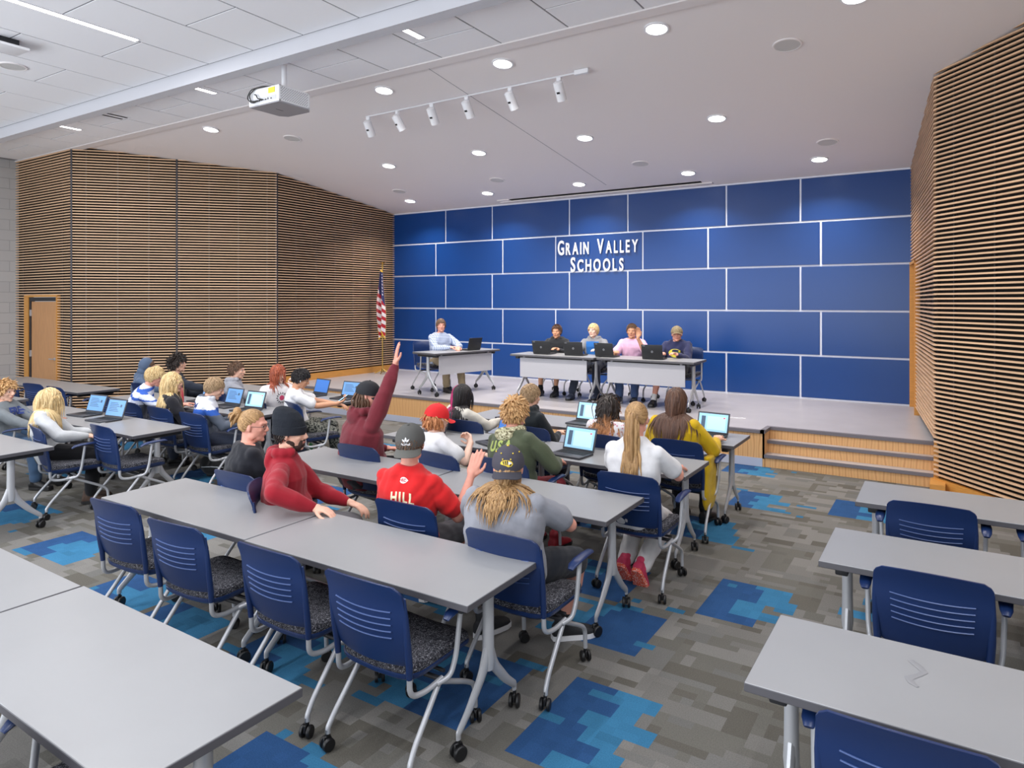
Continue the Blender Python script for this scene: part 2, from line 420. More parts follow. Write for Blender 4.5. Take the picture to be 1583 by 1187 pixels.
# block wall on the left
def cmu_mat():
    m = bpy.data.materials.new('painted_block'); m.use_nodes = True; N = m.node_tree.nodes; L = m.node_tree.links; b = N['Principled BSDF']
    tc = N.new('ShaderNodeTexCoord'); sp = N.new('ShaderNodeSeparateXYZ'); cb = N.new('ShaderNodeCombineXYZ')
    L.new(tc.outputs['Object'], sp.inputs[0]); L.new(sp.outputs['Y'], cb.inputs['X']); L.new(sp.outputs['Z'], cb.inputs['Y'])
    br = N.new('ShaderNodeTexBrick'); br.inputs['Scale'].default_value = 1; br.inputs['Brick Width'].default_value = .405; br.inputs['Row Height'].default_value = .203
    br.inputs['Mortar Size'].default_value = .006; br.inputs['Color1'].default_value = (*rgb(186, 186, 186), 1); br.inputs['Color2'].default_value = (*rgb(180, 180, 181), 1); br.inputs['Mortar'].default_value = (*rgb(160, 160, 162), 1)
    L.new(cb.outputs[0], br.inputs['Vector']); L.new(br.outputs['Color'], b.inputs['Base Color']); b.inputs['Roughness'].default_value = .6
    bp = N.new('ShaderNodeBump'); bp.inputs['Strength'].default_value = .4; bp.inputs['Distance'].default_value = .004; bp.invert = True
    L.new(br.outputs['Fac'], bp.inputs['Height']); L.new(bp.outputs[0], b.inputs['Normal']); return m
sbox('wall_left', cmu_mat(), (-15.85, -15.55, -2.44, 6.4, 0, 5.1))
sbox('wall_right', mat('wall_paint', rgb(190, 190, 192), rough=.7), (4.1, 4.3, -2.44, 6.5, 0, 5.1))
sbox('wall_right_return', MATS['wall_paint'], (1.8, 4.3, 6.5, 6.6, 0, 5.1))

# ceilings
YG = 6.16
g_ = MB()
z1, z2 = ceil_z(YG+.16), ceil_z(YB+.2)
x0, x1 = -16, 4.3
V = [(x0, YG+.16, z1), (x1, YG+.16, z1), (x1, YB+.2, z2), (x0, YB+.2, z2)]
g_.add(V+[(x, y, z+.3) for x, y, z in V], [(0,1,2,3), (7,6,5,4), (0,4,5,1), (1,5,6,2), (2,6,7,3), (3,7,4,0)], False)
g_.box(x0, x1, YG, YG+.17, ZT-.012, 5.2)
ceil_s = struct(g_.build('ceiling_sloped', M_gyp))
q = MB(); yy = [6.35, 11.5]
V = [(-5.27, yy[0], ceil_z(yy[0])-.002), (-5.262, yy[0], ceil_z(yy[0])-.002), (-5.262, yy[1], ceil_z(yy[1])-.002), (-5.27, yy[1], ceil_z(yy[1])-.002)]
V = V+[(x, y, z+.01) for x, y, z in V]
q.add(V, [(0,1,2,3), (7,6,5,4), (0,4,5,1), (1,5,6,2), (2,6,7,3), (3,7,4,0)], False); struct(q.build('control_joint', M_grid, ceil_s))
# slot in the sloped ceiling before the blue wall (roller screen slot)
q = MB(); q.box(-7.55, -3.62, 11.80, 11.88, ceil_z(11.84)-.012, ceil_z(11.84)+.03); struct(q.build('screen_slot', M_backing, ceil_s))
q = MB(); q.box(-7.85, -3.45, 11.90, 12.02, ceil_z(11.96)-.016, ceil_z(11.96)+.03); q.box(-7.85, -7.56, 11.78, 11.90, ceil_z(11.84)-.014, ceil_z(11.84)+.03); struct(q.build('slot_trim', M_gyp, ceil_s))
t_ = MB(); px_ = .808; gx = -5.66
for k in range(-14, 13):
    xa, xb = gx+k*px_, gx+(k+1)*px_
    if xa < -15.9 or xb > 4.9: continue
    y = 4.06+(0 if k % 2 else .8)-1.6*4
    while y < YG:
        a, c = max(y, -2.44), min(y+1.6, YG)
        for u, v in ((a, min(c, 4.86)), (max(a, 5.03), c)):
            if v-u > .05: t_.box(xa+.010, xb-.010, u+.010, v-.010, ZT, ZT+.02)
        y += 1.6
ct = struct(t_.build('ceiling_tiles', M_tile))
q = MB(); q.box(-16, 4.9, -2.44, YG, ZT+.006, ZT+.05); struct(q.build('ceiling_grid', M_grid, ct))
sbox('ceiling_beam', M_beam, (-16, 4.3, 4.87, 5.02, 4.66, ZT+.01))
# ------------------------------------------------------------ ceiling fixtures and lights
slope_n = math.atan(-.132)
def area(name, loc, rot, size, power, col=(1, .95, .9), shape='DISK', sy=None, spread=180):
    l = bpy.data.lights.new(name, 'AREA'); l.shape = shape; l.size = size; l.energy = power; l.color = col; l.spread = math.radians(spread)
    if sy: l.size_y = sy
    o = bpy.data.objects.new(name, l); COL.objects.link(o); o.location = loc; o.rotation_euler = rot; return o
DL = [(-.7, 6.85), (-2.49, 6.65), (-4.36, 6.66), (-6.22, 6.67), (-9.97, 6.69), (-2.59, 9.15), (-4.55, 9.18), (-6.47, 9.17), (-8.45, 9.18),
      (-1.64, 11.27), (-3.67, 11.28), (-5.71, 11.28), (-7.73, 11.26), (-9.74, 11.25)]
DLn = ['nearest the right slat wall at the top edge', 'large, right of the track lights', 'above the middle of the track lights', 'just above the left end of the track lights', 'left of the projector over the left slat wall',
       'below and right of the track, second row', 'right of centre in the second row', 'left of centre in the second row', 'second row beside the left slat wall',
       'nearest the right slat wall, before the blue wall', 'above the right part of the blue wall', 'above the white lettering', 'left of the ceiling slot, above the left blue panels', 'in the far left corner by the flag']
dproto = None
for (x, y), n in zip(DL, DLn):
    z = ceil_z(y)-.004
    if dproto is None:
        t = thing('downlight', '', 'ceiling light', (x, y, z), 0, 'round recessed lights of the sloped ceiling'); dproto = t
        q = MB(); q.lathe([(.107, -.012), (.126, -.012), (.126, .004), (.107, .004), (.107, -.012)], 32, cap=False); q.build('trim_ring', M_white, t)
        q = MB(); q.lathe([(.106, -.004), (.106, -.002)], 32); q.build('lens', M_emit, t)
    else:
        t = dup(dproto, (x, y, z), 0)
    t.rotation_euler = (slope_n, 0, 0)
    t['label'] = 'round white recessed ceiling light ' + n
    k = 1.15 if y > 11 else 1.0
    area('downlight_lamp', (x, y, z-.03), (slope_n*.0, 0, 0), .2, 26*k, spread=125)
sproto = None
for (x, y, z, n) in [(-1.4, 7.51, None, 'near the right slat wall, upper of two'), (-9.0, 7.5, None, 'below the left end of the flat ceiling'), (-1.43, 10.56, None, 'near the right slat wall, lower of two'),
                  (-4.23, 10.57, None, 'right of the lettering'), (-7.04, 10.57, None, 'left of the lettering'), (-9.44, 10.57, None, 'in the far left corner'), (-9.28, 3.66, ZT-.004, 'set in the tiled ceiling at the left edge')]:
    zz = z if z else ceil_z(y)-.004
    if sproto is None:
        t = thing('ceiling_speaker', '', 'speaker', (x, y, zz), 0, 'round ceiling speakers'); sproto = t
        q = MB(); q.lathe([(.128, -.010), (.142, -.008), (.145, .004), (.128, .004), (.128, -.010)], 32, cap=False); q.build('rim', M_gyp, t)
        q = MB(); q.lathe([(.0, -.007), (.129, -.006), (.129, -.001)], 32, cap=False); q.build('grille', M_spk, t)
    else: t = dup(sproto, (x, y, zz), 0)
    if not z: t.rotation_euler = (slope_n, 0, 0)
    t['label'] = 'round grey ceiling speaker ' + n
# linear lights
def lin_light(x, y0, y1, lab, w=.075, pw=None):
    t = thing('linear_light', lab, 'ceiling light', (x, (y0+y1)/2, ZT), 0, 'slim white strip lights of the tiled ceiling')
    L = (y1-y0)/2
    q = MB(); q.box(-w/2, w/2, -L, L, -.006, .012); q.build('lens', M_emit, t)
    q = MB(); q.box(-w/2-.008, -w/2, -L, L, -.009, .01); q.box(w/2, w/2+.008, -L, L, -.009, .01); q.box(-w/2-.008, w/2+.008, L, L+.008, -.009, .01); q.box(-w/2-.008, w/2+.008, -L-.008, -L, -.009, .01); q.build('housing', M_white, t)
    a = area('strip_lamp', (x, (y0+y1)/2, ZT-.03), (0, 0, 0), w, pw or 40*(y1-y0), (.97, .97, 1.0), 'RECTANGLE', y1-y0)
lin_light(-7.25, .4, 4.0, 'long white strip light at the upper left of the picture', pw=140)
lin_light(-8.22, 5.04, 5.58, 'short strip light behind the beam, left of the projector')
lin_light(-11.8, 5.04, 5.6, 'short strip light behind the beam at far left')
lin_light(-4.66, 5.04, 5.57, 'short strip light behind the beam, above the track lights')
for x, y in ((-3.6, 1.2), (0.2, 1.2), (-10.9, 1.2), (-3.6, -1.5), (0.6, -1.2), (1.2, 4.4)):   # strips of the same ceiling beyond the frame
    area('strip_lamp', (x, y, ZT-.03), (0, 0, 0), .1, 62, (.97, .97, 1.0), 'RECTANGLE', 2.4)
# fill lamp added for unseen windows behind and left, enlarged to brighten the ceiling
area('daylight_fill', (-7.0, -2.3, 1.9), (math.radians(100), 0, math.radians(-8)), 15, 560, (.90, .94, 1.0), 'RECTANGLE', 2.6)
# slot diffuser
t = thing('slot_diffuser', 'black two-slot air diffuser in the tiled ceiling left of the projector', 'air vent', (-10.5, 5.44, ZT))
for k in (-.07, .07):
    q = MB(); q.box(k-.022, k+.022, -.17, .17, -.006, .01); q.build('slot', M_backing, t)
q = MB(); q.box(-.12, .12, -.2, .2, -.003, .004); q.build('frame', M_tile, t)
# access point at far left
t = thing('ceiling_sensor', 'white box hanging under the tiled ceiling at the left edge', 'sensor', (-8.42, 3.22, ZT))
q = MB(); q.rbox(-.16, .16, -.2, .2, -.10, -.07, .012); q.build('body', M_white, t)
q = MB(); q.box(-.10, .10, -.12, .12, -.07, 0); q.build('bracket', M_dark, t)

# track lights
TA = Vector((-7.08, 7.22, 0)); TB = Vector((-3.52, 7.16, 0)); TA.z = ceil_z(TA.y)-.03; TB.z = ceil_z(TB.y)-.03
tr = thing('light_track', 'thin white ceiling track carrying six spotlights', 'light track', ((TA+TB)/2))
v = (TB-TA)/2
q = MB(); q.tube([-v, v], .011, 4); q.build('rail', M_white, tr)
q = MB(); q.rbox(v.x-.16, v.x+.02, v.y-.022, v.y+.022, v.z-.03, v.z+.026, .004, 1); q.build('feed_box', M_white, tr)
M_glow = mat('spot_lens', (1, 1, 1), emit=(1, .96, .9), estr=10)
hproto = None
for i, f in enumerate([.012, .17, .345, .51, .70, .895]):
    p = TA.lerp(TB, f); lab = ['leftmost white track spotlight at the end of the rail', 'second white track spotlight from the left', 'third white track spotlight from the left', 'fourth track spotlight from the left, above the rail middle shadow', 'fifth white track spotlight, second from the right', 'rightmost white track spotlight beside the feed box'][i]
    if hproto is None:
        t = thing('track_spotlight', lab, 'spotlight', p, 0, 'spotlights on the ceiling track'); hproto = t
        q = MB(); q.rbox(-.03, .03, -.018, .018, -.055, -.012, .004, 1); q.tube([(0, 0, -.05), (0, 0, -.10)], .009, 8); q.build('adapter', M_white, t)
        R = Matrix.Translation((0, .03, -.17)) @ Matrix.Rotation(math.radians(36), 4, 'X')
        q = MB(); q.lathe([(.03, .12), (.055, .11), (.058, .10), (.058, -.11), (.05, -.112), (.05, -.09)], 24, R, cap=False); q.lathe([(.0, .12), (.03, .12)], 24, R, cap=False)
        hd = q.build('lamp_head', M_white, t)
        q = MB(); q.lathe([(0, -.091), (.05, -.09)], 24, R, cap=False); q.build('lens', M_glow, hd)
        q = MB(); V = [R @ Vector((x, y, z)) for x, y, z in [(-.02, -.0585, -.012), (.02, -.0585, -.012), (.02, -.0585, .012), (-.02, -.0585, .012)]]; V = V+[R @ Vector((x, y-.002, z)) for x, y, z in [(-.02, -.0585, -.012), (.02, -.0585, -.012), (.02, -.0585, .012), (-.02, -.0585, .012)]]
        q.add(V, [(0,1,2,3), (7,6,5,4), (0,4,5,1), (1,5,6,2), (2,6,7,3), (3,7,4,0)], False); q.build('type_label', M_black, hd)
    else:
        t = dup(hproto, p, 0, lab)
    t.rotation_euler = (0, 0, math.radians([10, -14, 6, 0, -6, 4][i]))
    sp = bpy.data.lights.new('spot_lamp', 'SPOT'); sp.energy = 95; sp.color = (1, .95, .88); sp.spot_size = math.radians(58); sp.spot_blend = .7; sp.shadow_soft_size = .05
    so = bpy.data.objects.new('spot_lamp', sp); COL.objects.link(so)
    pos = Vector(p)+Vector((0, .13, -.30)); so.location = pos
    tgt = Vector((p.x*1.12+.55+.0, YB-.7, 1.0)); so.rotation_euler = (tgt-pos).to_track_quat('-Z', 'Y').to_euler()

# projector
pj = thing('projector', 'white ceiling projector with perforated side hanging behind the beam', 'projector', (-5.62, 4.72, 4.02), math.radians(0))
PJW, PJD, PJH = .27, .23, .075
# ------------------------------------------------------------ furniture builders
def caster(parent, x, y, z=0.0, r=.030, yaw=0.0, stem=.02):
    q = MB(); R = Matrix.Translation((x, y, z+r)) @ Matrix.Rotation(yaw, 4, 'Z') @ Matrix.Rotation(PI/2, 4, 'Y')
    for s in (-1, 1):
        q.lathe([(.004, s*.009), (r*.8, s*.009), (r, s*.012), (r, s*.022), (r*.86, s*.027), (.004, s*.027)], 18, R)
    R2 = Matrix.Translation((x, y, z+r)) @ Matrix.Rotation(yaw, 4, 'Z')
    q.rbox(-.007, .007, -r*.7, r*.55, -.004, r*1.22, .004, 1, R2)
    q.tube([(x, y, z+r*1.5), (x, y, z+2*r+stem+.012)], .009, 8)
    return q.build('caster', M_black, parent)
def make_chair(name, label, loc, rz):
    t = thing(name, label, 'chair', loc, rz)
    # back shell: curved sheet with thickness, rolled top edge, five raised slot lips
    def surf(u, w):         # u -1..1 across, w 0..1 up
        z = .475+.385*w
        half = .205+.022*min(1, w*1.4)
        if w > .9: half -= .035*((w-.9)/.1)**2
        if w < .08: half -= .03*((.08-w)/.08)**2
        x = u*half
        y = -.205-.055*w - .018*math.sin(w*PI) - .028*(1-u*u)
        if w > .66: y -= .042*((w-.66)/.34)**2
        z -= .012*(u*u)*w - .006
        return Vector((x, y, z))
    nu, nw = 20, 22; q = MB(); V = []; F = []
    for side in (0, 1):
        for j in range(nw+1):
            for i in range(nu+1):
                p = surf(-1+2*i/nu, j/nw); p.y += (.006 if side else -.006); V.append(p)
    K = (nu+1)*(nw+1)
    for j in range(nw):
        for i in range(nu):
            a = j*(nu+1)+i; F.append((a, a+1, a+nu+2, a+nu+1)); F.append((K+a, K+a+nu+1, K+a+nu+2, K+a+1))
    rim = [i for i in range(nu+1)]+[j*(nu+1)+nu for j in range(1, nw+1)]+[nw*(nu+1)+i for i in range(nu-1, -1, -1)]+[j*(nu+1) for j in range(nw-1, 0, -1)]
    for k in range(len(rim)):
        a, b = rim[k], rim[(k+1) % len(rim)]; F.append((b, a, K+a, K+b))
    q.add(V, F, True)
    sh = q.build('backrest', M_plastic, t)
    q = MB()
    for k in range(5):
        w = .36+.078*k; pts = []
        for i in range(15):
            u = -.72+1.44*i/14; p = surf(u, w - .03*(1-(u/.72)**2)); p.y -= .009; pts.append(p)
        q.tube(pts, .0042, 6, ry=.0032)
    q.build('slot_lip', mat('slot_lip_blue', rgb(66, 88, 138), rough=.35), sh)
    for s in (-1, 1):
        q = MB(); q.tube([(s*.222, -.262, .80), (s*.222, -.250, .70), (s*.220, -.235, .58), (s*.216, -.222, .50), (s*.214, -.218, .44)], [.008, .014, .016, .016, .014], 10, ry=[.006, .012, .015, .016, .014]); q.build('back_stile', M_plastic, t)
    # seat
    q = MB(); n = 40
    def sup(a, rx, ry, e=.32):
        c, s_ = math.cos(a), math.sin(a); return (math.copysign(abs(c)**e, c)*rx, math.copysign(abs(s_)**e, s_)*ry)
    def pad(prof):
        V = []; F = []
        for k, z in prof:
            for i in range(n):
                x, y = sup(2*PI*i/n, .232*k-(0), .225*k)
                V.append((x*(1+.0*y), y+.015, z + .018*(abs(x)/.23)**2 - .02*max(0, (y-.14)/.085)**2))
        m = len(prof)
        for j in range(m-1):
            for i in range(n): F.append((j*n+i, j*n+(i+1) % n, (j+1)*n+(i+1) % n, (j+1)*n+i))
        F += [tuple(range(n))[::-1], tuple(range((m-1)*n, m*n))]; return V, F
    V, F = pad([(.93, .425), (.99, .432), (1.0, .445), (.985, .462), (.92, .474), (.7, .478), (.35, .475), (.05, .474)]); q.add(V, F, True); q.build('seat', M_seat, t)
    q = MB(); V, F = pad([(.7, .385), (.9, .395), (1.0, .412), (1.015, .430), (.97, .434), (.3, .430)]); q.add(V, F, True); q.build('seat_pan', M_plastic, t)
    # frame and arms
    r = .0125
    for s in (-1, 1):
        q = MB()
        q.tube(bez([(s*.214, -.218, .47), (s*.214, -.215, .36), (s*.225, -.13, .345), (s*.235, -.02, .362)], 6, .045), r, 10)
        q.build('back_tube', M_silver, t)
        q = MB(); q.tube(bez([(s*.235, -.06, .352), (s*.262, .005, .365), (s*.275, .03, .45), (s*.282, .055, .655)], 6, .05), r, 10); q.build('arm_post', M_silver, t)
        q = MB(); pts = [(s*.282, -.055, .645), (s*.283, -.03, .662), (s*.284, .03, .672), (s*.284, .11, .675), (s*.282, .18, .672), (s*.280, .205, .662)]
        q.tube(pts, [.016, .026, .029, .027, .024, .012], 12, ry=[.007, .011, .012, .012, .011, .006], up=(1, 0, 0)); q.build('armrest', M_plastic, t)
        q = MB(); q.tube(bez([(s*.232, -.03, .36), (s*.240, -.215, .155), (s*.245, -.252, .10), (s*.245, -.252, .075)], 5, .05), r, 10); l = q.build('leg', M_silver, t); caster(l, s*.245, -.256, yaw=s*.3)
        q = MB(); q.tube(bez([(s*.222, -.04, .352), (s*.206, .20, .235), (s*.205, .272, .19), (s*.205, .278, .075)], 6, .06), r, 10); l = q.build('leg', M_silver, t); caster(l, s*.205, .278, yaw=s*.8)
    q = MB(); q.tube([(-.235, -.03, .36), (.235, -.03, .36)], .012, 10); q.tube([(-.215, .02, .37), (.215, .02, .37)], .009, 8); q.rbox(-.05, .05, -.12, .12, .365, .392, .006, 1); q.build('cross_bar', M_dark, t)
    return t
TL, TW = 1.520, .61
def make_table(name, label, loc, rz, modesty=False):
    t = thing(name, label, 'table', loc, rz)
    q = MB(); q.rbox(-TL/2+.002, TL/2-.002, -TW/2+.002, TW/2-.002, .722, .735, .002, 1); q.build('tabletop', M_lam, t)
    q = MB(); q.rbox(-TL/2, TL/2, -TW/2, TW/2, .702, .7335, .003, 1); q.build('edge_band', M_edge, t)
    for s in (-1, 1):
        x = s*(TL/2-.10)
        q = MB()
        q.tube([(x, 0, .70), (x, 0, .52), (x, 0, .40), (x, 0, .34), (x, 0, .30)], [.030, .030, .032, .036, .03], 16, ry=[.026, .026, .027, .030, .026], up=(0, 1, 0))
        for k in (-1, 1):
            pts = bez([(x, k*.004, .40), (x, k*.045, .30), (x, k*.15, .185), (x, k*.235, .115), (x, k*.235, .088)], 5)
            m_ = len(pts); rr = [.032-.017*min(1, i/(m_-1)*1.05) for i in range(m_)]
            q.tube(pts, [a*.62 for a in rr], 10, ry=rr, up=(1, 0, 0))
        l = q.build('leg', M_silver, t)
        for k in (-1, 1): caster(l, x+.0, k*.235, r=.034, yaw=.4*k*s)
        q = MB(); q.rbox(x-.03, x+.03, -.25, .25, .658, .702, .008, 2); q.build('support_arm', M_dark, t)
    q = MB(); q.rbox(-TL/2+.12, TL/2-.12, -.045, .0, .655, .70, .004, 1); q.build('cross_beam', M_dark, t)
    if modesty:
        q = MB(); q.rbox(-TL/2+.15, TL/2-.15, -.235, -.222, .36, .68, .003, 1); q.rbox(-TL/2+.2, -TL/2+.23, -.225, -.20, .62, .70, .002, 1); q.rbox(TL/2-.23, TL/2-.2, -.225, -.20, .62, .70, .002, 1)
        q.build('modesty_panel', mat('modesty_grey', rgb(178, 178, 184), rough=.5, bump=.05, bscale=200), t)
    return t
# --- tables
TB_ = [
 # x, y, rz, label
 (-2.62, 1.30, -1.0, 'large light grey table in the bottom left corner, empty, right one of the front row'),
 (-4.15, 1.32, -1.0, 'grey table cut by the left edge in the foremost left row'),
 (-2.51, 2.70, 0, 'grey table with the red-hoodie boy\'s hand at its left, front right of the middle block'),
 (-4.04, 2.71, 0, 'grey table left of the joint in the middle block front row, chair backs against it'),
 (-2.48, 4.06, 0, 'grey table in front of the boys in backward caps, with free right end'),
 (-4.01, 4.02, 0, 'grey table before the beanie boy, left half of the second middle row'),
 (-2.42, 5.34, 0, 'grey table under the open laptop, in front of the ponytail girl'),
 (-3.95, 5.34, 0, 'grey table under the laptop beside the red-cap student'),
 (-2.40, 6.65, 0, 'grey table nearest the stage steps, with the mustard-sweater student'),
 (-3.93, 6.65, 0, 'grey table nearest the stage behind the magenta-haired student'),
 (-7.60, 2.72, 0, 'grey table end reaching in from the left edge, white leg on a blue carpet patch'),
 (-9.13, 2.72, 0, 'grey table outside the left edge of the front left row'),
 (-7.48, 3.97, 0, 'grey table with free right end beside the empty chair, left block'),
 (-9.01, 3.97, 0, 'grey table with two open laptops before the blond girl in grey'),
 (-7.44, 5.30, 0, 'grey table under the open laptop behind the girl with the bun'),
 (-8.97, 5.30, 0, 'grey table before the long-haired blond girl in black'),
 (-7.42, 6.64, 0, 'grey table with two laptops before the raised-hand student, at the stage'),
 (-8.95, 6.64, 0, 'grey table by the left slat wall behind the curly-haired boy'),
 (-11.34, 5.28, 0, 'dark looking grey table by the angled slat wall, right half of the rearmost left pair'),
 (-12.87, 5.28, 0, 'grey table in front of the wooden door'),
 (-11.25, 4.02, 0, 'small visible end of a grey table at the left edge behind the boy in grey'),
 (.165, 2.735, 0, 'grey table with a grey squiggle smear, nearest in the right block'),
 (.205, 4.08, 0, 'middle grey table of the right block'),
 (.245, 5.33, 0, 'rearmost grey table of the right block below the slat wall'),
]
tproto = None
for (x, y, rz, lab) in TB_:
    g = 'grey flip-top tables on casters'
    if tproto is None: tproto = make_table('table', lab, (x, y, 0), math.radians(rz)); tproto['group'] = g
    else: dup(tproto, (x, y, 0), math.radians(rz), lab, g)
# smear on the near right table
q = MB(); q.tube([(-.28, .17, .7362), (-.25, .13, .7362), (-.235, .10, .7362), (-.25, .07, .7362), (-.28, .03, .7362), (-.27, 0, .7362), (-.25, -.02, .7362)], [.012, .014, .012, .01, .014, .012, .006], 8, ry=.0006, up=(1, 0, 0))
sm = q.build('smear', mat('smear_grey', rgb(140, 141, 144), rough=.34)); sm.location = (.165, 2.735, 0); setp(sm, 'faint grey squiggle smear on the near right tabletop', 'smear')
stab = make_table('panel_table', 'small grey table with light modesty panel before the man in the plaid shirt', (-7.32, 9.72, STZ), math.radians(78), True); stab['group'] = 'tables on the stage'
dup(stab, (-5.35, 9.86, STZ), 0, 'stage table with light modesty panel, left of the joined pair', 'tables on the stage')
dup(stab, (-3.80, 9.90, STZ), 0, 'stage table with light modesty panel, right of the joined pair', 'tables on the stage')

# --- chairs: x, y of the back's top centre -> seat origin is .27 ahead of it
CH = [
 (-4.22, 2.20, 4, 'empty blue chair, leftmost of the four empty chairs at the front middle table'),
 (-3.54, 2.17, 4, 'empty blue chair, second from left of the four at the front middle table'),
 (-2.79, 2.19, 0, 'empty blue chair, third from left of the four at the front middle table'),
 (-2.15, 2.18, 0, 'empty blue chair, rightmost and nearest of the four at the front middle table'),
 (-4.22, 3.03, 0, 'blue chair of the woman in the black tee'),
 (-3.80, 2.90, -48, 'blue chair of the boy in the beanie and red hoodie'),
 (-2.74, 3.12, 0, 'blue chair of the boy in the red tee'),
 (-1.95, 2.98, 0, 'blue chair of the long-haired boy in the grey tee'),
 (-4.15, 4.14, 0, 'blue chair of the student raising a hand'),
 (-3.42, 4.28, -8, 'blue chair of the student in the red cap'),
 (-2.86, 4.36, 0, 'blue chair of the student in the olive jacket'),
 (-1.88, 4.46, 0, 'blue chair of the student with the long ponytail'),
 (-4.12, 5.58, 0, 'blue chair of the student with magenta and black hair'),
 (-3.38, 5.62, 0, 'blue chair of the boy in the black hoodie before the stage'),
 (-2.64, 5.64, 0, 'blue chair of the girl with curly brown hair'),
 (-1.98, 5.77, 0, 'blue chair of the woman in the mustard sweater'),
 (-.085, 4.75, 0, 'empty blue chair at the rearmost right table, fully in frame'),
 (.66, 4.78, 0, 'blue chair cut by the right edge at the rearmost right table'),
 (-.06, 3.55, 0, 'empty blue chair at the middle right table'),
 (.62, 3.56, 0, 'blue chair beyond the right edge at the middle right table, armrest in view'),
 (-.105, 2.22, 0, 'empty blue chair in the bottom right corner'),
 (-2.32, .78, 0, 'blue chair in the bottom left corner below the big table'),
 (-11.92, 4.66, 0, 'empty blue chair behind the boy at the left edge'),
 (-11.25, 4.70, 8, 'empty blue chair mostly hidden between two others at the table by the door'),
 (-10.56, 4.69, 0, 'empty blue chair beside the blond girl, at the table by the door'),
 (-9.02, 4.55, 0, 'empty blue chair left of the leaning blond student'),
 (-8.22, 4.45, 0, 'blue chair of the leaning student in the blue and white sweater'),
 (-7.52, 4.41, 0, 'blue chair of the girl with long blond hair in black'),
 (-6.84, 4.38, 0, 'blue chair of the boy in the striped jersey'),
 (-6.88, 3.47, -3, 'empty blue chair beside the blond girl in light grey'),
 (-7.38, 3.12, -12, 'blue chair of the blond girl in the light grey sweatshirt'),
 (-8.85, 3.15, -20, 'blue chair of the boy at the left edge'),
 (-6.54, 5.47, -18, 'blue chair of the student looking at a phone'),
 (-7.25, 5.62, -40, 'blue chair of the red-haired student'),
 (-8.1, 5.60, -15, 'blue chair of the boy in the light grey hoodie'),
 (-9.25, 5.55, -10, 'blue chair of the curly-haired boy'),
 (-9.95, 5.55, 0, 'blue chair of the hooded student by the left slat wall'),
]
cproto = None
for (x, y, rz, lab) in CH:
    a = math.radians(rz); px, py = x-.27*math.sin(a), y+.27*math.cos(a)
    if cproto is None: cproto = make_chair('nesting_chair', lab, (px, py, 0), a); cproto['group'] = 'blue nesting chairs'
    else: dup(cproto, (px, py, 0), a, lab, 'blue nesting chairs')
for (x, y, rz, lab) in [(-7.93, 9.76, -104, 'blue chair of the man in the plaid shirt on stage'), (-5.75, 10.62, 184, 'blue stage chair of the boy in the black hoodie'),
        (-5.02, 10.62, 180, 'blue stage chair of the boy in the grey hoodie'), (-4.30, 10.62, 180, 'blue stage chair of the boy in the pink tee'), (-3.52, 10.64, 183, 'blue stage chair of the boy in the camouflage cap')]:
    dup(cproto, (x, y, STZ), math.radians(rz), lab, 'blue chairs on the stage')

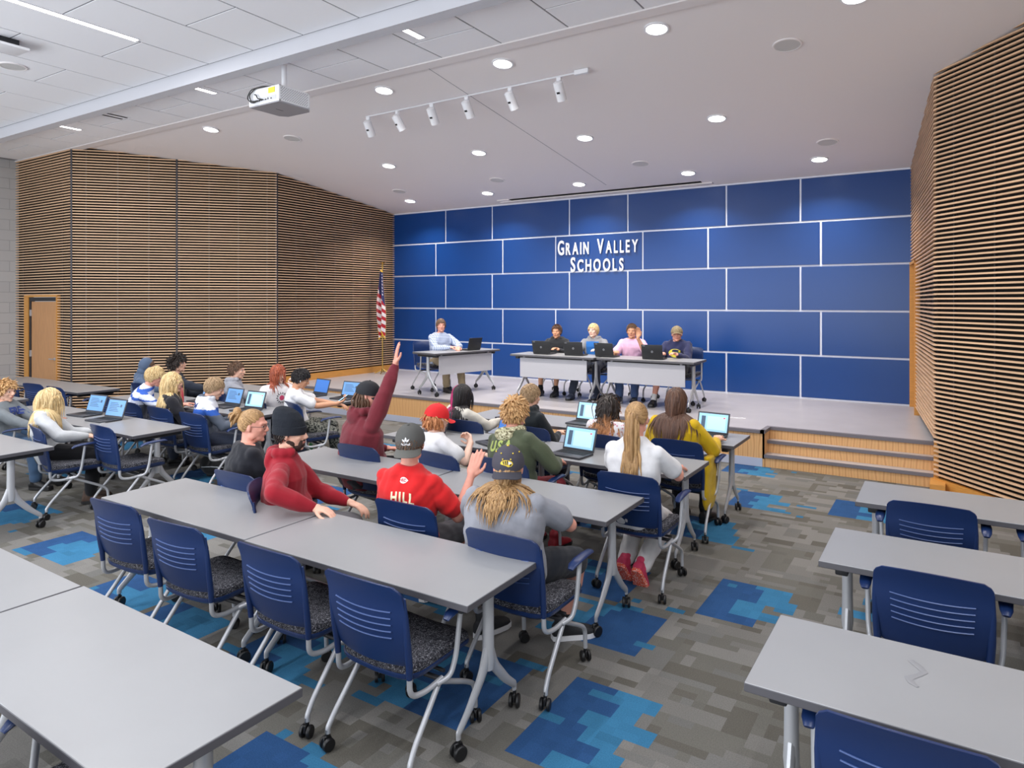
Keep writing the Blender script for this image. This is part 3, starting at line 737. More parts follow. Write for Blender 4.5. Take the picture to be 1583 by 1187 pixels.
# ------------------------------------------------------------ people: builders
PEOPLE = []
OFFS = [(-0.16, -0.07), (-0.09, 0.02), (-0.14, 0.02), (-0.13, -0.02), (-0.17, 0.05), (-0.17, -0.04), (0.02, 0), (-0.03, 0.04), (-0.22, -0.04), (-0.13, -0.02), (-0.03, -0.05), (-0.07, -0.03), (-0.18, -0.06), (0.03, -0.05), (-0.05, -0.02), (-0.04, -0.02), (-0.2, 0.05), (0, 0), (-0.14, -0.02), (0, -0.02), (0, 0), (-0.32, -0.06), (0.25, -0.01), (0.03, -0.06), (-0.03, -0.04), (-0.04, -0.04), (-0.06, -0.08)]
def nrm(v):
    v = np.asarray(v, float); return v/max(np.linalg.norm(v), 1e-9)
def V3(*a): return np.array(a, float)
class Blob:
    def __init__(s): s.V = []; s.F = []; s.n = 0
    def add(s, V, F): s.V.append(np.asarray(V, float)); s.F += [tuple(i+s.n for i in f) for f in F]; s.n += len(V); return s
    def rings(s, R, n):
        k = len(R)//n; F = [(i*n+j, i*n+(j+1) % n, (i+1)*n+(j+1) % n, (i+1)*n+j) for i in range(k-1) for j in range(n)]
        F += [tuple(range(n))[::-1], tuple(range((k-1)*n, k*n))]; return s.add(R, F)
    def cap(s, p0, p1, r0, r1, n=14):
        p0, p1 = np.asarray(p0, float), np.asarray(p1, float); d = p1-p0; L = np.linalg.norm(d)
        d = d/L if L > 1e-6 else V3(0, 0, 1)
        a = nrm(np.cross(d, V3(1, 0, 0) if abs(d[0]) < .8 else V3(0, 1, 0))); b = np.cross(d, a)
        T = []
        for k in range(5): th = (-90+88*k/4+1)*PI/180; T.append((p0+d*r0*math.sin(th), r0*math.cos(th)))
        for k in range(5): th = (1+88*k/4)*PI/180; T.append((p1+d*r1*math.sin(th), r1*math.cos(th)))
        w = np.arange(n)*2*PI/n; cw, sw = np.cos(w)[:, None], np.sin(w)[:, None]
        return s.rings(np.concatenate([c+(a*cw+b*sw)*r for c, r in T]), n)
    def chain(s, P, R):
        for i in range(len(P)-1): s.cap(P[i], P[i+1], R[i], R[i+1])
        return s
    def ell(s, c, r, R=None, n=18, m=12):
        th = np.linspace(.04, PI-.04, m+1); w = np.arange(n)*2*PI/n
        V = np.concatenate([np.stack([r[0]*math.sin(t)*np.cos(w), r[1]*math.sin(t)*np.sin(w), np.full(n, r[2]*math.cos(t))], 1) for t in th])[::-1]
        if R is not None: V = V @ np.asarray(R).T
        return s.rings(V+np.asarray(c, float), n)
    def loft(s, L, n=28, e=.85):
        w = np.arange(n)*2*PI/n; c, si = np.cos(w), np.sin(w)
        cx, sy = np.sign(c)*np.abs(c)**e, np.sign(si)*np.abs(si)**e
        return s.rings(np.concatenate([o+rv*cx[:, None]*hw+fv*sy[:, None]*hd for o, rv, fv, hw, hd in L]), n)
def taubin(V, E, it):
    n = len(V); deg = np.bincount(E.ravel(), minlength=n).astype(float)[:, None]; deg[deg == 0] = 1
    for k in range(it):
        for lam in (.55, -.57):
            A = np.empty_like(V)
            for c in range(3):
                A[:, c] = np.bincount(E[:, 0], V[E[:, 1], c], n)+np.bincount(E[:, 1], V[E[:, 0], c], n)
            V = V+lam*(A/deg-V)
    return V
def folds(V, amp, sc, seed, st=(1, 1, 1)):
    r = np.random.RandomState(seed); d = np.zeros(len(V)); P = V*np.array(st)
    for i in range(5):
        k = r.normal(size=3); k = k/np.linalg.norm(k)*sc*(.6+.35*i); k2 = r.normal(size=3)*sc*.45
        d += np.sin(P @ k+1.8*np.sin(P @ k2+r.rand()*6)+r.rand()*6)/(1+.5*i)
    return amp*d/2.2
def solid(name, blob, m, parent, vox=.008, smooth=8, fold=0, fscale=32, seed=1, colfn=None, st=(1, 1, 1)):
    me = bpy.data.meshes.new(name); me.from_pydata(np.concatenate(blob.V).tolist(), [], blob.F)
    t = bpy.data.objects.new('tmp', me); COL.objects.link(t)
    md = t.modifiers.new('r', 'REMESH'); md.mode = 'VOXEL'; md.voxel_size = vox
    dg = bpy.context.evaluated_depsgraph_get(); me2 = bpy.data.meshes.new_from_object(t.evaluated_get(dg))
    bpy.data.objects.remove(t); bpy.data.meshes.remove(me)
    n = len(me2.vertices); V = np.empty(n*3); me2.vertices.foreach_get('co', V); V = V.reshape(-1, 3)
    E = np.empty(len(me2.edges)*2, np.int32); me2.edges.foreach_get('vertices', E); E = E.reshape(-1, 2)
    V = taubin(V, E, smooth)
    if fold:
        me2.vertices.foreach_set('co', V.ravel()); me2.update()
        N = np.empty(n*3); me2.vertices.foreach_get('normal', N); N = N.reshape(-1, 3)
        V = V+N*folds(V, fold, fscale, seed, st)[:, None]
    me2.vertices.foreach_set('co', V.ravel()); me2.name = name
    me2.polygons.foreach_set('use_smooth', [True]*len(me2.polygons))
    me2.materials.clear(); me2.materials.append(m)
    if colfn is not None:
        ca = me2.color_attributes.new('col', 'FLOAT_COLOR', 'POINT'); C = np.ones((n, 4), np.float32); C[:, :3] = colfn(V); ca.data.foreach_set('color', C.ravel())
    me2.update(); o = bpy.data.objects.new(name, me2); COL.objects.link(o); o.parent = parent; return o
def bvh(o):
    me = o.data; return BVHTree.FromPolygons([v.co.copy() for v in me.vertices], [tuple(p.vertices) for p in me.polygons])
def decal(name, VF, origin, right, up, tree, m, parent, off=.0025, cuts=1):
    bm = bmesh.new(); vs = [bm.verts.new(v) for v in VF[0]]
    for f in VF[1]:
        try: bm.faces.new([vs[i] for i in f])
        except ValueError: pass
    bmesh.ops.triangulate(bm, faces=bm.faces[:])
    for _ in range(cuts): bmesh.ops.subdivide_edges(bm, edges=[e for e in bm.edges if e.calc_length() > .012], cuts=1, use_grid_fill=True)
    r, u = Vector(right).normalized(), Vector(up).normalized(); n = r.cross(u); o = Vector(origin)
    for v in bm.verts:
        p = o+r*v.co.x+u*v.co.y
        h = tree.ray_cast(p+n*.25, -n, .6)
        v.co = (h[0]+n*off) if h[0] is not None else p
    me = bpy.data.meshes.new(name); bm.to_mesh(me); bm.free(); me.materials.append(m)
    ob = bpy.data.objects.new(name, me); COL.objects.link(ob); ob.parent = parent; return ob

M_skin = {k: mat('skin_'+k, c, rough=.55, var=.05, vscale=25, bump=.03, bscale=300) for k, c in
          dict(light=rgb(224, 176, 152), pale=rgb(232, 192, 172), tan=rgb(204, 150, 118), rosy=rgb(222, 158, 138)).items()}
M_eye = mat('eye_white', rgb(225, 222, 220), rough=.3); M_iris = mat('iris', rgb(60, 48, 40), rough=.2)
M_lip = mat('lips', rgb(186, 112, 104), rough=.5)
M_sole = mat('white_sole', rgb(225, 225, 228), rough=.6)
def cloth(name, c, var=.06): return mat('cloth_'+name, c, rough=.88, var=var, vscale=18, bump=.25, bscale=420, sheen=.15, spec=.25)

HAIRC = dict(brown=(rgb(84, 62, 48), rgb(112, 84, 64)), dark=(rgb(34, 28, 26), rgb(56, 46, 42)), black=(rgb(20, 18, 20), rgb(40, 36, 38)), blond=(rgb(196, 164, 112), rgb(226, 200, 150)),
             dirty=(rgb(142, 108, 70), rgb(190, 152, 104)), ginger=(rgb(176, 112, 70), rgb(206, 144, 96)), red=(rgb(140, 68, 46), rgb(176, 92, 62)), straw=(rgb(176, 134, 86), rgb(214, 172, 120)), sand=(rgb(150, 124, 92), rgb(178, 150, 116)), chestnut=(rgb(74, 50, 40), rgb(104, 74, 58)))
SK_C = V3(0, -.012, .022); SK_R = V3(.078, .097, .097)
def hairline(n):
    """True where hair grows, n = unit directions in head space (x right, y face, z up)"""
    y, z = n[:, 1], n[:, 2]
    lim = np.where(y < -.25, -.62, np.where(y < .25, -.62+(y+.25)*1.1, -.07+(y-.25)*.98))
    return z > lim
def hair_mesh(name, P, rad, colors, m, parent, sides=5, flat=.55, nrmls=None):
    """P (N,M,3) lock paths, rad (N,M), colors (N,M,3)"""
    N, Mm, _ = P.shape
    T = np.gradient(P, axis=1); T /= np.maximum(np.linalg.norm(T, axis=2, keepdims=True), 1e-9)
    A = np.cross(T, nrmls); A /= np.maximum(np.linalg.norm(A, axis=2, keepdims=True), 1e-9); B = np.cross(A, T)
    w = np.arange(sides)*2*PI/sides
    V = P[:, :, None, :]+rad[:, :, None, None]*(A[:, :, None, :]*np.cos(w)[None, None, :, None]+B[:, :, None, :]*np.sin(w)[None, None, :, None]*flat)
    idx = np.arange(N*Mm*sides).reshape(N, Mm, sides); nx = np.roll(idx, -1, axis=2)
    F = np.stack([idx[:, :-1], nx[:, :-1], nx[:, 1:], idx[:, 1:]], -1).reshape(-1, 4)
    me = bpy.data.meshes.new(name); me.from_pydata(V.reshape(-1, 3).tolist(), [], F.tolist())
    me.polygons.foreach_set('use_smooth', [True]*len(me.polygons))
    ca = me.color_attributes.new('col', 'FLOAT_COLOR', 'POINT'); C = np.ones((N*Mm*sides, 4), np.float32); C[:, :3] = np.repeat(colors.reshape(-1, 3), sides, 0)
    ca.data.foreach_set('color', C.ravel()); me.materials.append(m)
    o = bpy.data.objects.new(name, me); COL.objects.link(o); o.parent = parent; return o
M_hair = mat('hair', (1, 1, 1), rough=.42, attr='col', var=.10, vscale=60, bump=.3, bscale=250, spec=.4)

def make_hair(root, J, kind, color, N=260, L=.05, r=.0095, seed=1, wave=0., freq=40, jit=.25, capz=None, tip=None, tipfrom=.4, tail=None, streak=None, grav=.35, lift=0., name='hair', part=None, front=0.0, gather=1.3):
    rs = np.random.RandomState(seed); hc, R, hs = J['hc'], J['R'], J['hs']
    n = int(N*2.3); i = np.arange(n)+.5; z = 1-2*i/n; ph = i*2.39996
    D = np.stack([np.sqrt(1-z*z)*np.cos(ph), np.sqrt(1-z*z)*np.sin(ph), z], 1)
    keep = hairline(D)
    if capz is not None: keep &= D[:, 2]+capz[1]*D[:, 1] < capz[0]
    keep &= (D @ V3(0, -.55, .84)/1.004) < .990
    D = D[keep]; n = len(D)
    ellR = SK_R*hs; cen = hc+R @ (SK_C*hs)
    toW = lambda v: v @ R.T
    crown = V3(0, -.55, .84)
    P0 = cen+toW(D*ellR*.99); Nrm = nrm_rows(toW(D/SK_R))
    c0, c1 = HAIRC[color]
    M_ = max(5, int(L/.018)+3) if not tail else 8
    ds = L/(M_-1)
    d = D-crown; d[:, 1] += front; dW = toW(d); dW -= Nrm*np.sum(dW*Nrm, 1, keepdims=True); dW = nrm_rows(dW)+rs.normal(size=(n, 3))*jit+Nrm*lift
    if part is None and L > .15 and capz is None and not tail: part = 1
    if part is not None:      # centre parting: comb to the sides
        sgn = np.sign(D[:, 0:1]+1e-6); dd = np.concatenate([sgn*.9, -np.ones((n, 1))*.35, -np.full((n, 1), .2)], 1); dd = toW(dd); dd -= Nrm*np.sum(dd*Nrm, 1, keepdims=True); ft = np.clip((D[:, 1:2]+.15)*3, 0, 1); dW = nrm_rows(dd*ft+nrm_rows(dW)*(1-ft))+rs.normal(size=(n, 3))*jit*.6
    Ps = [P0]; Ns = [Nrm]; p = P0.copy(); v = nrm_rows(dW); lens = rs.uniform(.82, 1.06, n)
    if L > .15: lens = lens*np.where(D[:, 1] > .12, .40, 1.0)
    tors = J['tors']; phs = rs.rand(n)*6.28; tw = nrm_rows(rs.normal(size=(n, 3)))
    tie = None
    if tail: tie = hc+R @ (V3(*tail['at'])*hs)
    for k in range(1, M_):
        if tail:
            f = k/(M_-1); tgt = tie+rs.normal(size=(n, 3))*.004
            q = P0*(1-f)+tgt*f
        else:
            g = V3(0, 0, -1)*grav
            v = nrm_rows(v+g-(J['r2'][None, :]*np.sum((p-J['nb'])*J['r2'], 1, keepdims=True))*gather*(1 if L > .15 else 0))
            q = p+v*ds*lens[:, None]
            if wave: q = q+tw*wave*np.cos(freq*ds*k+phs)[:, None]*min(1, k/4)
        # keep outside the head and the torso
        for (c, rr, RR) in [(cen, ellR*1.03+.002, R)]+tors+([(hc+R @ (V3(0, .080, -.045)*hs), V3(.050, .045, .095), R)] if L > .15 else []):
            l = (q-c) @ RR; t = np.sqrt(np.sum((l/rr)**2, 1)); m_ = t < 1
            if m_.any(): l[m_] = l[m_]/np.maximum(t[m_], .05)[:, None]; q[m_] = c+l[m_] @ RR.T
        if not tail:
            v = nrm_rows(q-p)
        nn = nrm_rows(q-cen); Ns.append(nn); Ps.append(q); p = q
    P = np.stack(Ps, 1); Nn = np.stack(Ns, 1)
    t = np.linspace(0, 1, M_)[None, :]
    rad = (r*rs.uniform(.7, 1.2, n)[:, None])*(.8+.35*np.sin(PI*np.minimum(t*1.3, 1)))*np.clip((1.03-t)*3.2, .12, 1)
    if tail: rad = np.full((n, M_), r*.9)
    a = rs.rand(n)[:, None, None]; C = np.array(c0)*(1-a)+np.array(c1)*a; C = np.repeat(C, M_, 1)*(.85+.25*rs.rand(n)[:, None, None])
    if tip:
        tc = np.array(HAIRC[tip][1]); f = np.clip((t-tipfrom)/(1-tipfrom)*1.6, 0, 1)[:, :, None]; C = C*(1-f)+tc*f*(.8+.4*rs.rand(n)[:, None, None])
    if streak:
        msk = streak[0](D); C[msk] = np.array(streak[1])*(.75+.5*rs.rand(msk.sum())[:, None, None])
    h = hair_mesh(name, P, rad, C, M_hair, root, nrmls=Nn)
    # scalp shell under the locks
    q = MB(); nU, nV = 28, 16; idx = {}; V = []; F = []
    for a_ in range(nV+1):
        for b_ in range(nU):
            th = PI*a_/nV; V.append((math.sin(th)*math.cos(2*PI*b_/nU), math.sin(th)*math.sin(2*PI*b_/nU), math.cos(th)))
    U = np.array(V); W_ = cen+toW(U*ellR*1.035); ok = hairline(U)
    if capz is not None: ok &= U[:, 2]+capz[1]*U[:, 1] < capz[0]+.15
    for a_ in range(nV):
        for b_ in range(nU):
            f = (a_*nU+b_, (a_+1)*nU+b_, (a_+1)*nU+(b_+1) % nU, a_*nU+(b_+1) % nU)
            if ok[list(f)].all(): F.append(f)
    if F:
        cm = tuple((np.array(c0)*.8).tolist()); q.add(W_, F, True, cm); q.build('hair_cap', M_hair, h)
    if tail and tail.get('L'):
        n = tail.get('N', 70); L2 = tail['L']; M2 = int(L2/.022)+3; ds = L2/(M2-1); p = tie+rs.normal(size=(n, 3))*tail.get('r0', .012)
        v = nrm_rows(np.tile(nrm(R @ V3(0, -1, -.1)), (n, 1))+rs.normal(size=(n, 3))*.25); Ps = [p]; phs = rs.rand(n)*6.28; tw = nrm_rows(rs.normal(size=(n, 3))); lens = rs.uniform(.78, 1.05, n)
        for k in range(1, M2):
            v = nrm_rows(v+V3(0, 0, -.5)); q_ = p+v*ds*lens[:, None]+tw*tail.get('wave', .002)*np.cos(50*ds*k+phs)[:, None]
            for (c, rr, RR) in [(cen, ellR*1.05, R)]+tors:
                l = (q_-c) @ RR; t_ = np.sqrt(np.sum((l/rr)**2, 1)); m_ = t_ < 1
                if m_.any(): l[m_] = l[m_]/np.maximum(t_[m_], .05)[:, None]; q_[m_] = c+l[m_] @ RR.T
            v = nrm_rows(q_-p); Ps.append(q_); p = q_
        P = np.stack(Ps, 1); t = np.linspace(0, 1, M2)[None, :]; rad = np.full((n, 1), tail.get('r', .011))*np.clip((1.02-t)*4, .15, 1)*(.6+.6*np.sin(PI*np.minimum(t*1.1+.12, 1)))
        a = rs.rand(n)[:, None, None]; C = np.repeat(np.array(c0)*(1-a)+np.array(c1)*a, M2, 1)
        cc = P.mean(0, keepdims=True)+V3(0, .06, 0)
        tl = hair_mesh('hair_tail', P, rad, C, M_hair, h, nrmls=nrm_rows(P-cc))
        q = MB(); zz = nrm(R @ V3(0, -1, -.3)); rot = Vector(zz).to_track_quat('Z', 'Y').to_matrix().to_4x4(); q.lathe([(.012, -.012), (.022, -.010), (.024, 0), (.022, .010), (.012, .012)], 14, Matrix.Translation(Vector(tie)) @ rot)
        q.build('hair_tie', tail.get('m', mat('tie_grey', rgb(120, 116, 116))), h)
    return h
def nrm_rows(v): return v/np.maximum(np.linalg.norm(v, axis=-1, keepdims=True), 1e-9)
def rotm(yaw, pitch, roll):
    """yaw + = to the left (CCW), pitch + = look down, roll + = tilt right"""
    return np.array(Euler((-math.radians(pitch), math.radians(roll), math.radians(yaw)), 'XYZ').to_matrix())

def ik(S_, T, l1, l2, pole):
    S_, T = np.asarray(S_, float), np.asarray(T, float); d = T-S_; D = np.linalg.norm(d); D2 = min(D, (l1+l2)*.995); u = d/max(D, 1e-6)
    a = (l1*l1-l2*l2+D2*D2)/(2*D2); h = math.sqrt(max(l1*l1-a*a, 0)); p = np.asarray(pole, float); p = p-u*np.dot(p, u)
    p = nrm(p) if np.linalg.norm(p) > 1e-6 else nrm(np.cross(u, V3(1, 0, 0))); return S_+u*a+p*h, S_+u*D2
def hand(B, w, d, n, side, curl=.5, spread=.05, s=1.0):
    """palm and five fingers; w wrist, d pointing direction, n palm normal, side +1 right -1 left"""
    d = nrm(d); n = nrm(n-d*np.dot(n, d)); t = nrm(np.cross(n, d))*side   # towards the thumb
    pc = w+d*.050*s
    R = np.stack([t, d, n], 1)
    B.ell(pc, (.040*s, .050*s, .015*s), R, 14, 10); B.cap(w-d*.01, w+d*.03, .0255*s, .025*s)
    B.ell(w+d*.035*s+t*.02*s+n*.006, (.02*s, .03*s, .014*s), R, 10, 8)
    L = [.043, .046, .043, .034]; offs = [.029, .010, -.010, -.028]; st = [.086, .092, .088, .078]; cu = [1.0, 1.05, 1.1, 1.2]
    for k in range(4):
        p = w+d*st[k]*s+t*offs[k]*s; a = curl*cu[k]*.7; dr = nrm(d+t*(1.5-k)*spread); rr = [.0098, .0092, .0085, .0072]
        for j, ln in enumerate((1.0, .62, .5)):
            dd = nrm(dr*math.cos(a)+n*math.sin(a)); q = p+dd*L[k]*ln*s; B.cap(p, q, rr[j]*s, rr[j+1]*s, 10); p = q; a += curl*.75
        B.cap(w+d*.055*s+t*offs[k]*.8*s, w+d*st[k]*s+t*offs[k]*s, .012*s, .0105*s, 10)
    p = w+d*.030*s+t*.026*s; dd = nrm(d*.72+t*.68+n*(.25+.3*curl)); q = p+dd*.04*s; B.cap(p, q, .0135*s, .0115*s, 10)
    dd = nrm(d*.95+t*.3+n*(.3+.4*curl)); e = q+dd*.032*s; B.cap(q, e, .0112*s, .0098*s, 10); dd = nrm(d+t*.05+n*.4*curl); B.cap(e, e+dd*.022*s, .0098*s, .0085*s, 10)
def foot(root, ank, yaw, pitch, m, sole, s=1.0, band=None, nm='shoe'):
    """a trainer: upper + sole as sub-part; ank is the ankle joint, the sole rests .09 under it"""
    Rm = np.array(Euler((-math.radians(pitch), 0, math.radians(yaw)), 'XYZ').to_matrix())
    def X(P): return ank+(np.asarray(P, float)*s) @ Rm.T
    B = Blob(); ex, ez = Rm @ V3(1, 0, 0), Rm @ V3(0, 0, 1)
    for_ = [(-.075, .022, .022, -.05), (-.07, .034, .038, -.035), (-.03, .038, .06, -.02), (.03, .042, .048, -.033), (.09, .049, .034, -.045), (.14, .050, .027, -.052), (.178, .038, .02, -.058), (.192, .018, .012, -.064)]
    B.loft([(X((0, y, zc-.006)), ex*s, ez*s, hw, hh) for y, hw, hh, zc in for_], 20, .9)
    B.cap(X((0, -.012, -.02)), X((0, -.018, .03)), .044*s, .046*s)
    o = solid(nm, B, m, root, .007, 4)
    q = MB(); pts = [(-.078, .022), (-.06, .036), (0, .040), (.07, .050), (.14, .053), (.18, .040), (.197, .016)]
    poly = [(w_, y) for y, w_ in pts]+[(-w_, y) for y, w_ in pts[::-1]]
    V = [X((x, y, z)) for z in (-.092, -.064) for x, y in poly]; n = len(poly)
    q.add(V, [tuple(range(n))[::-1], tuple(range(n, 2*n))]+[(i, (i+1) % n, n+(i+1) % n, n+i) for i in range(n)], False); q.build('sole', sole, o)
    return o

def person(label, loc, rz, s=.95, fat=1.0, a1=4, a2=8, b=0, tw=0, yaw=0, pitch=8, roll=0, hx=0.0, hy=0.0,
           R_=None, L_=None, Rel=(.55, -.7, -.8), Lel=(-.55, -.7, -.8), Rh=None, Lh=None, curl=(.5, .5), skin='light', z0=0.0,
           FR=(.13, .34), FL=(-.13, .34), fz=(0, 0), toe=(0, 0), ftilt=(0, 0), knR=(.15, 1, .8), knL=(-.15, 1, .8),
           top='grey', topc=None, sleeve='short', hood=None, bottom='long', botc=None, shoe=None, sole=None, sock=None, topmat=None, botmat=None, seed=1, sh=1.06, bust=0, face=True, female=False, group=None, tfold=.008, hoodmat=None, topcol=None, shirtlen=.0, loose=1.0):
    ox, du = OFFS[len(PEOPLE)] if len(PEOPLE) < len(OFFS) else (0, 0)
    loc = (loc[0]+ox, loc[1])
    root = thing('person', label, 'person', (loc[0], loc[1], z0), math.radians(rz), group)
    hip = V3(hx, -.088+hy+(fat-1)*.09, .545+.012*(fat-1)*5)
    if z0 == 0: a1 -= 9; a2 -= 6
    ra1, ra2, rb_ = math.radians(a1), math.radians(a2), math.radians(b)
    u1 = nrm(V3(math.sin(rb_), math.sin(ra1)*math.cos(rb_), math.cos(ra1)*math.cos(rb_))); u2 = nrm(V3(math.sin(rb_*1.4), math.sin(ra2)*math.cos(rb_*1.4), math.cos(ra2)*math.cos(rb_*1.4)))
    L1, L2 = .228*s+du*.5, .238*s+du*.5; chest = hip+u1*L1; nb = chest+u2*L2
    T = math.radians(tw)
    def axes(u, t):
        r = V3(math.cos(t), math.sin(t), 0); r = nrm(r-u*np.dot(r, u)); f = np.cross(u, r); return r, f
    r1, f1 = axes(u1, T*.4); r2, f2 = axes(u2, T); fw = fat; sw = .158*s*sh*(.95 if female else 1)
    ws = .135 if female else .148
    def torso(g, low=.09, collar=True):
        belly = max(0, fat-1)*.35
        L = [(hip-u1*low, r1, f1, (.135 if low < .1 else .15)*fw*s+g, .095*fw*s+g), (hip-u1*.03, r1, f1, .172*fw*s+g, .118*fw*s+g), (hip+u1*.05*s, r1, f1, .168*fw*s+g, .120*fw*s+g+belly*.1),
             (hip+u1*.14*s, r1, f1+0, ws*fw*s+g, .106*fw*s+g+belly*.12), (chest, nrm(r1+r2), nrm(f1+f2), .157*(.5+.5*fw)*s*sh+g, .112*(.4+.6*fw)*s+g+belly*.06), (chest+u2*.10*s, r2, f2, .168*s*sh*(.6+.4*fw)+g, .112*(.5+.5*fw)*s+g),
             (chest+u2*.155*s, r2, f2, .160*s*sh+g, .098*s+g), (chest+u2*.205*s-f2*.008, r2, f2, .132*s*sh+g, .078*s+g), (chest+u2*.232*s-f2*.008, r2, f2, .092*s+g, .064*s+g), (nb+u2*(.008)-f2*.01, r2, f2, .058*s+g*.8, .054*s+g*.8)]
        return L
    shR = chest+u2*.160*s+r2*sw-f2*.008; shL = chest+u2*.160*s-r2*sw-f2*.008; afs = 1+(max(fat, 1)-1)*.25
    l1, l2 = .285*s, .255*s
    if R_ is None: R_ = (.14, .25, .71)
    if L_ is None: L_ = (-.14, .25, .71)
    elR, wrR = ik(shR, V3(*R_), l1, l2, V3(*Rel)); elL, wrL = ik(shL, V3(*L_), l1, l2, V3(*Lel))
    hr = rotm(yaw, pitch, roll); hs = .985
    hc = nb+nrm(u2*.75+V3(0, 0, .35))*.068*s+hr @ V3(0, .022, .062)*hs
    Hn = lambda p: hc+hr @ (np.asarray(p, float)*hs)
    # legs
    hjR, hjL = hip+r1*.088*s, hip-r1*.088*s
    akR = V3(FR[0], FR[1], .098+fz[0]); akL = V3(FL[0], FL[1], .098+fz[1])
    knR_, akR = ik(hjR, akR, .425*s, .42*s, V3(*knR)); knL_, akL = ik(hjL, akL, .425*s, .42*s, V3(*knL))
    af = .75+.25*fat if fat > 1 else 1
    # body
    B = Blob(); B.loft(torso(-.006))
    for S_, E_, W_ in ((shR, elR, wrR), (shL, elL, wrL)):
        B.ell(S_, V3(.044, .046, .042)*s*afs); B.chain([S_, S_*.55+E_*.45, E_], [.042*s*afs, .047*s*af, .036*s*af]); B.chain([E_, E_*.7+W_*.3, W_], [.036*s*af, .038*s*af, .0245*s])
    for H_, K_, A_ in ((hjR, knR_, akR), (hjL, knL_, akL)):
        B.chain([H_, H_*.5+K_*.5, K_], [.085*s*af, .074*s*af, .053*s*af]); B.ell(K_, V3(.055, .055, .058)*s*af); B.chain([K_, K_*.65+A_*.35, A_*.85+K_*.15, A_-V3(0, 0, .03)], [.050*s*af, .054*s*af, .033*s, .034*s])
    B.chain([nb-u2*.05, Hn((0, -.022, -.055))], [.056*s*(.8+.2*fat), .052*(.8+.2*fat)])
    hw = .95 if female else 1.0; fx = 1+max(0, fat-1)*.35
    B.ell(Hn(SK_C), SK_R*hs, hr, 24, 16)
    B.ell(Hn((0, .026, -.018)), V3(.063*fx, .068, .088)*hs, hr, 20, 14)
    B.ell(Hn((0, .045, -.078)), V3(.044*hw*fx, .040, .034)*hs, hr)        # jaw and chin
    B.ell(Hn((0, .074, -.098)), V3(.020, .016, .015)*hs, hr)
    for sx in (-1, 1):
        B.ell(Hn((sx*.036, .062, -.022)), V3(.024, .024, .022)*hs, hr); B.ell(Hn((sx*.046*fx, .012, -.066)), V3(.018, .032, .028)*hs, hr)
        B.cap(Hn((sx*.012, .090, .026)), Hn((sx*.045, .074, .028)), .010, .010)
        Re = hr @ rotm(-sx*18, 0, 0); B.ell(Hn((sx*.079, -.008, -.004)), V3(.0075, .019, .030)*hs, Re, 12, 8); B.ell(Hn((sx*.077, -.002, -.026)), V3(.008, .010, .012)*hs, hr, 10, 6)
    B.cap(Hn((0, .088, .016)), Hn((0, .108, -.022)), .0085, .0115); B.ell(Hn((0, .100, -.028)), V3(.0165, .013, .010)*hs, hr); B.ell(Hn((0, .086, -.056)), V3(.026, .012, .014)*hs, hr)
    def palmn(side, W_, E_, given):
        d = nrm(W_-E_)
        if given: return nrm(V3(*given[0])), nrm(V3(*given[1]))
        d2 = nrm(d+V3(0, 0, -.0)); return d2, V3(0, 0, -1) if abs(d2[2]) < .8 else V3(0, 1, 0)
    dR, nR = palmn(1, wrR, elR, Rh); dL, nL = palmn(-1, wrL, elL, Lh)
    hand(B, wrR, dR, nR, 1, curl[0], s=s*1.02); hand(B, wrL, dL, nL, -1, curl[1], s=s*1.02)
    body = solid('body', B, M_skin[skin], root, .0062 if z0 == 0 else .0068, 5)
    if face:
        q = MB()
        for sx in (-1, 1):
            q = MB(); q.ell(Hn((sx*.031, .0755, .004)), (.0090, .0105, .0070), 12, 8); ey = q.build('eye', M_eye, root)
            q = MB(); q.ell(Hn((sx*.031, .0832, .004)), (.0058, .0058, .0058), 10, 6); q.build('iris', M_iris, ey)
        q = MB(); q.tube([Vector(Hn((x, .0965-abs(x)**2*14, -.0555-.002*abs(x)/.02))) for x in (-.022, -.012, 0, .012, .022)], [.0025, .0055, .006, .0055, .0025], 8, ry=[.002, .0045, .0045, .0045, .002]); q.build('lips', M_lip, root)
    # clothes
    fat *= 1.04; g = .014*loose; sg = .017*loose
    C = Blob(); C.loft(torso(g, .10+shirtlen))
    if fat > 1.08 or bust: C.ell(hip+u1*.10+f1*.045*fat, V3(.15*fat*s, .10*fat*s, .13*s))
    if bust:
        for sx in (-1, 1): C.ell(chest+u2*.02+r2*.07*sx*s+f2*.085*s, V3(.062, .055, .062)*s*bust)
    for S_, E_, W_, sd in ((shR, elR, wrR, 1), (shL, elL, wrL, -1)):
        C.ell(S_, V3(.046, .048, .044)*s*afs+sg*.6)
        if sleeve == 'long':
            Q = E_*.10+W_*.90; C.chain([S_, S_*.5+E_*.5, E_], [.044*s*afs+sg*.6, .049*s*af+sg, .042*s*af+sg]); C.chain([E_, E_*.5+W_*.5, Q], [.042*s*af+sg, .038*s*af+sg, .030*s+sg*.5])
            C.cap(E_*.12+W_*.88, E_*.04+W_*.96, .031*s+sg*.3, .030*s+sg*.2)
        elif sleeve == 'short':
            Q = S_*.30+E_*.70; C.chain([S_, S_*.5+E_*.5, Q], [.045*s*afs+sg*.6, .050*s*afs+sg, .050*s*af+sg*1.1])
    if hood:
        hb = nb-f2*.035
        for k in range(9):
            t_ = (k/8-.5)*2; an = t_*2.15
            p = nb+u2*(.012-.010*math.cos(an))+r2*math.sin(an)*.080*s*hood-f2*(math.cos(an)*.070+.012)*s*hood
            C.ell(p, V3(.040, .040, .034)*s)
        C.ell(nb-u2*.055-f2*.095*s, V3(.085*hood, .042, .075)*s)
    tm = topmat or cloth(top, topc)
    shirt = solid('hoodie' if hood else ('sweater' if sleeve == 'long' else 'tee_shirt'), C, tm, root, .0085, 6, tfold, 34, seed, topcol)
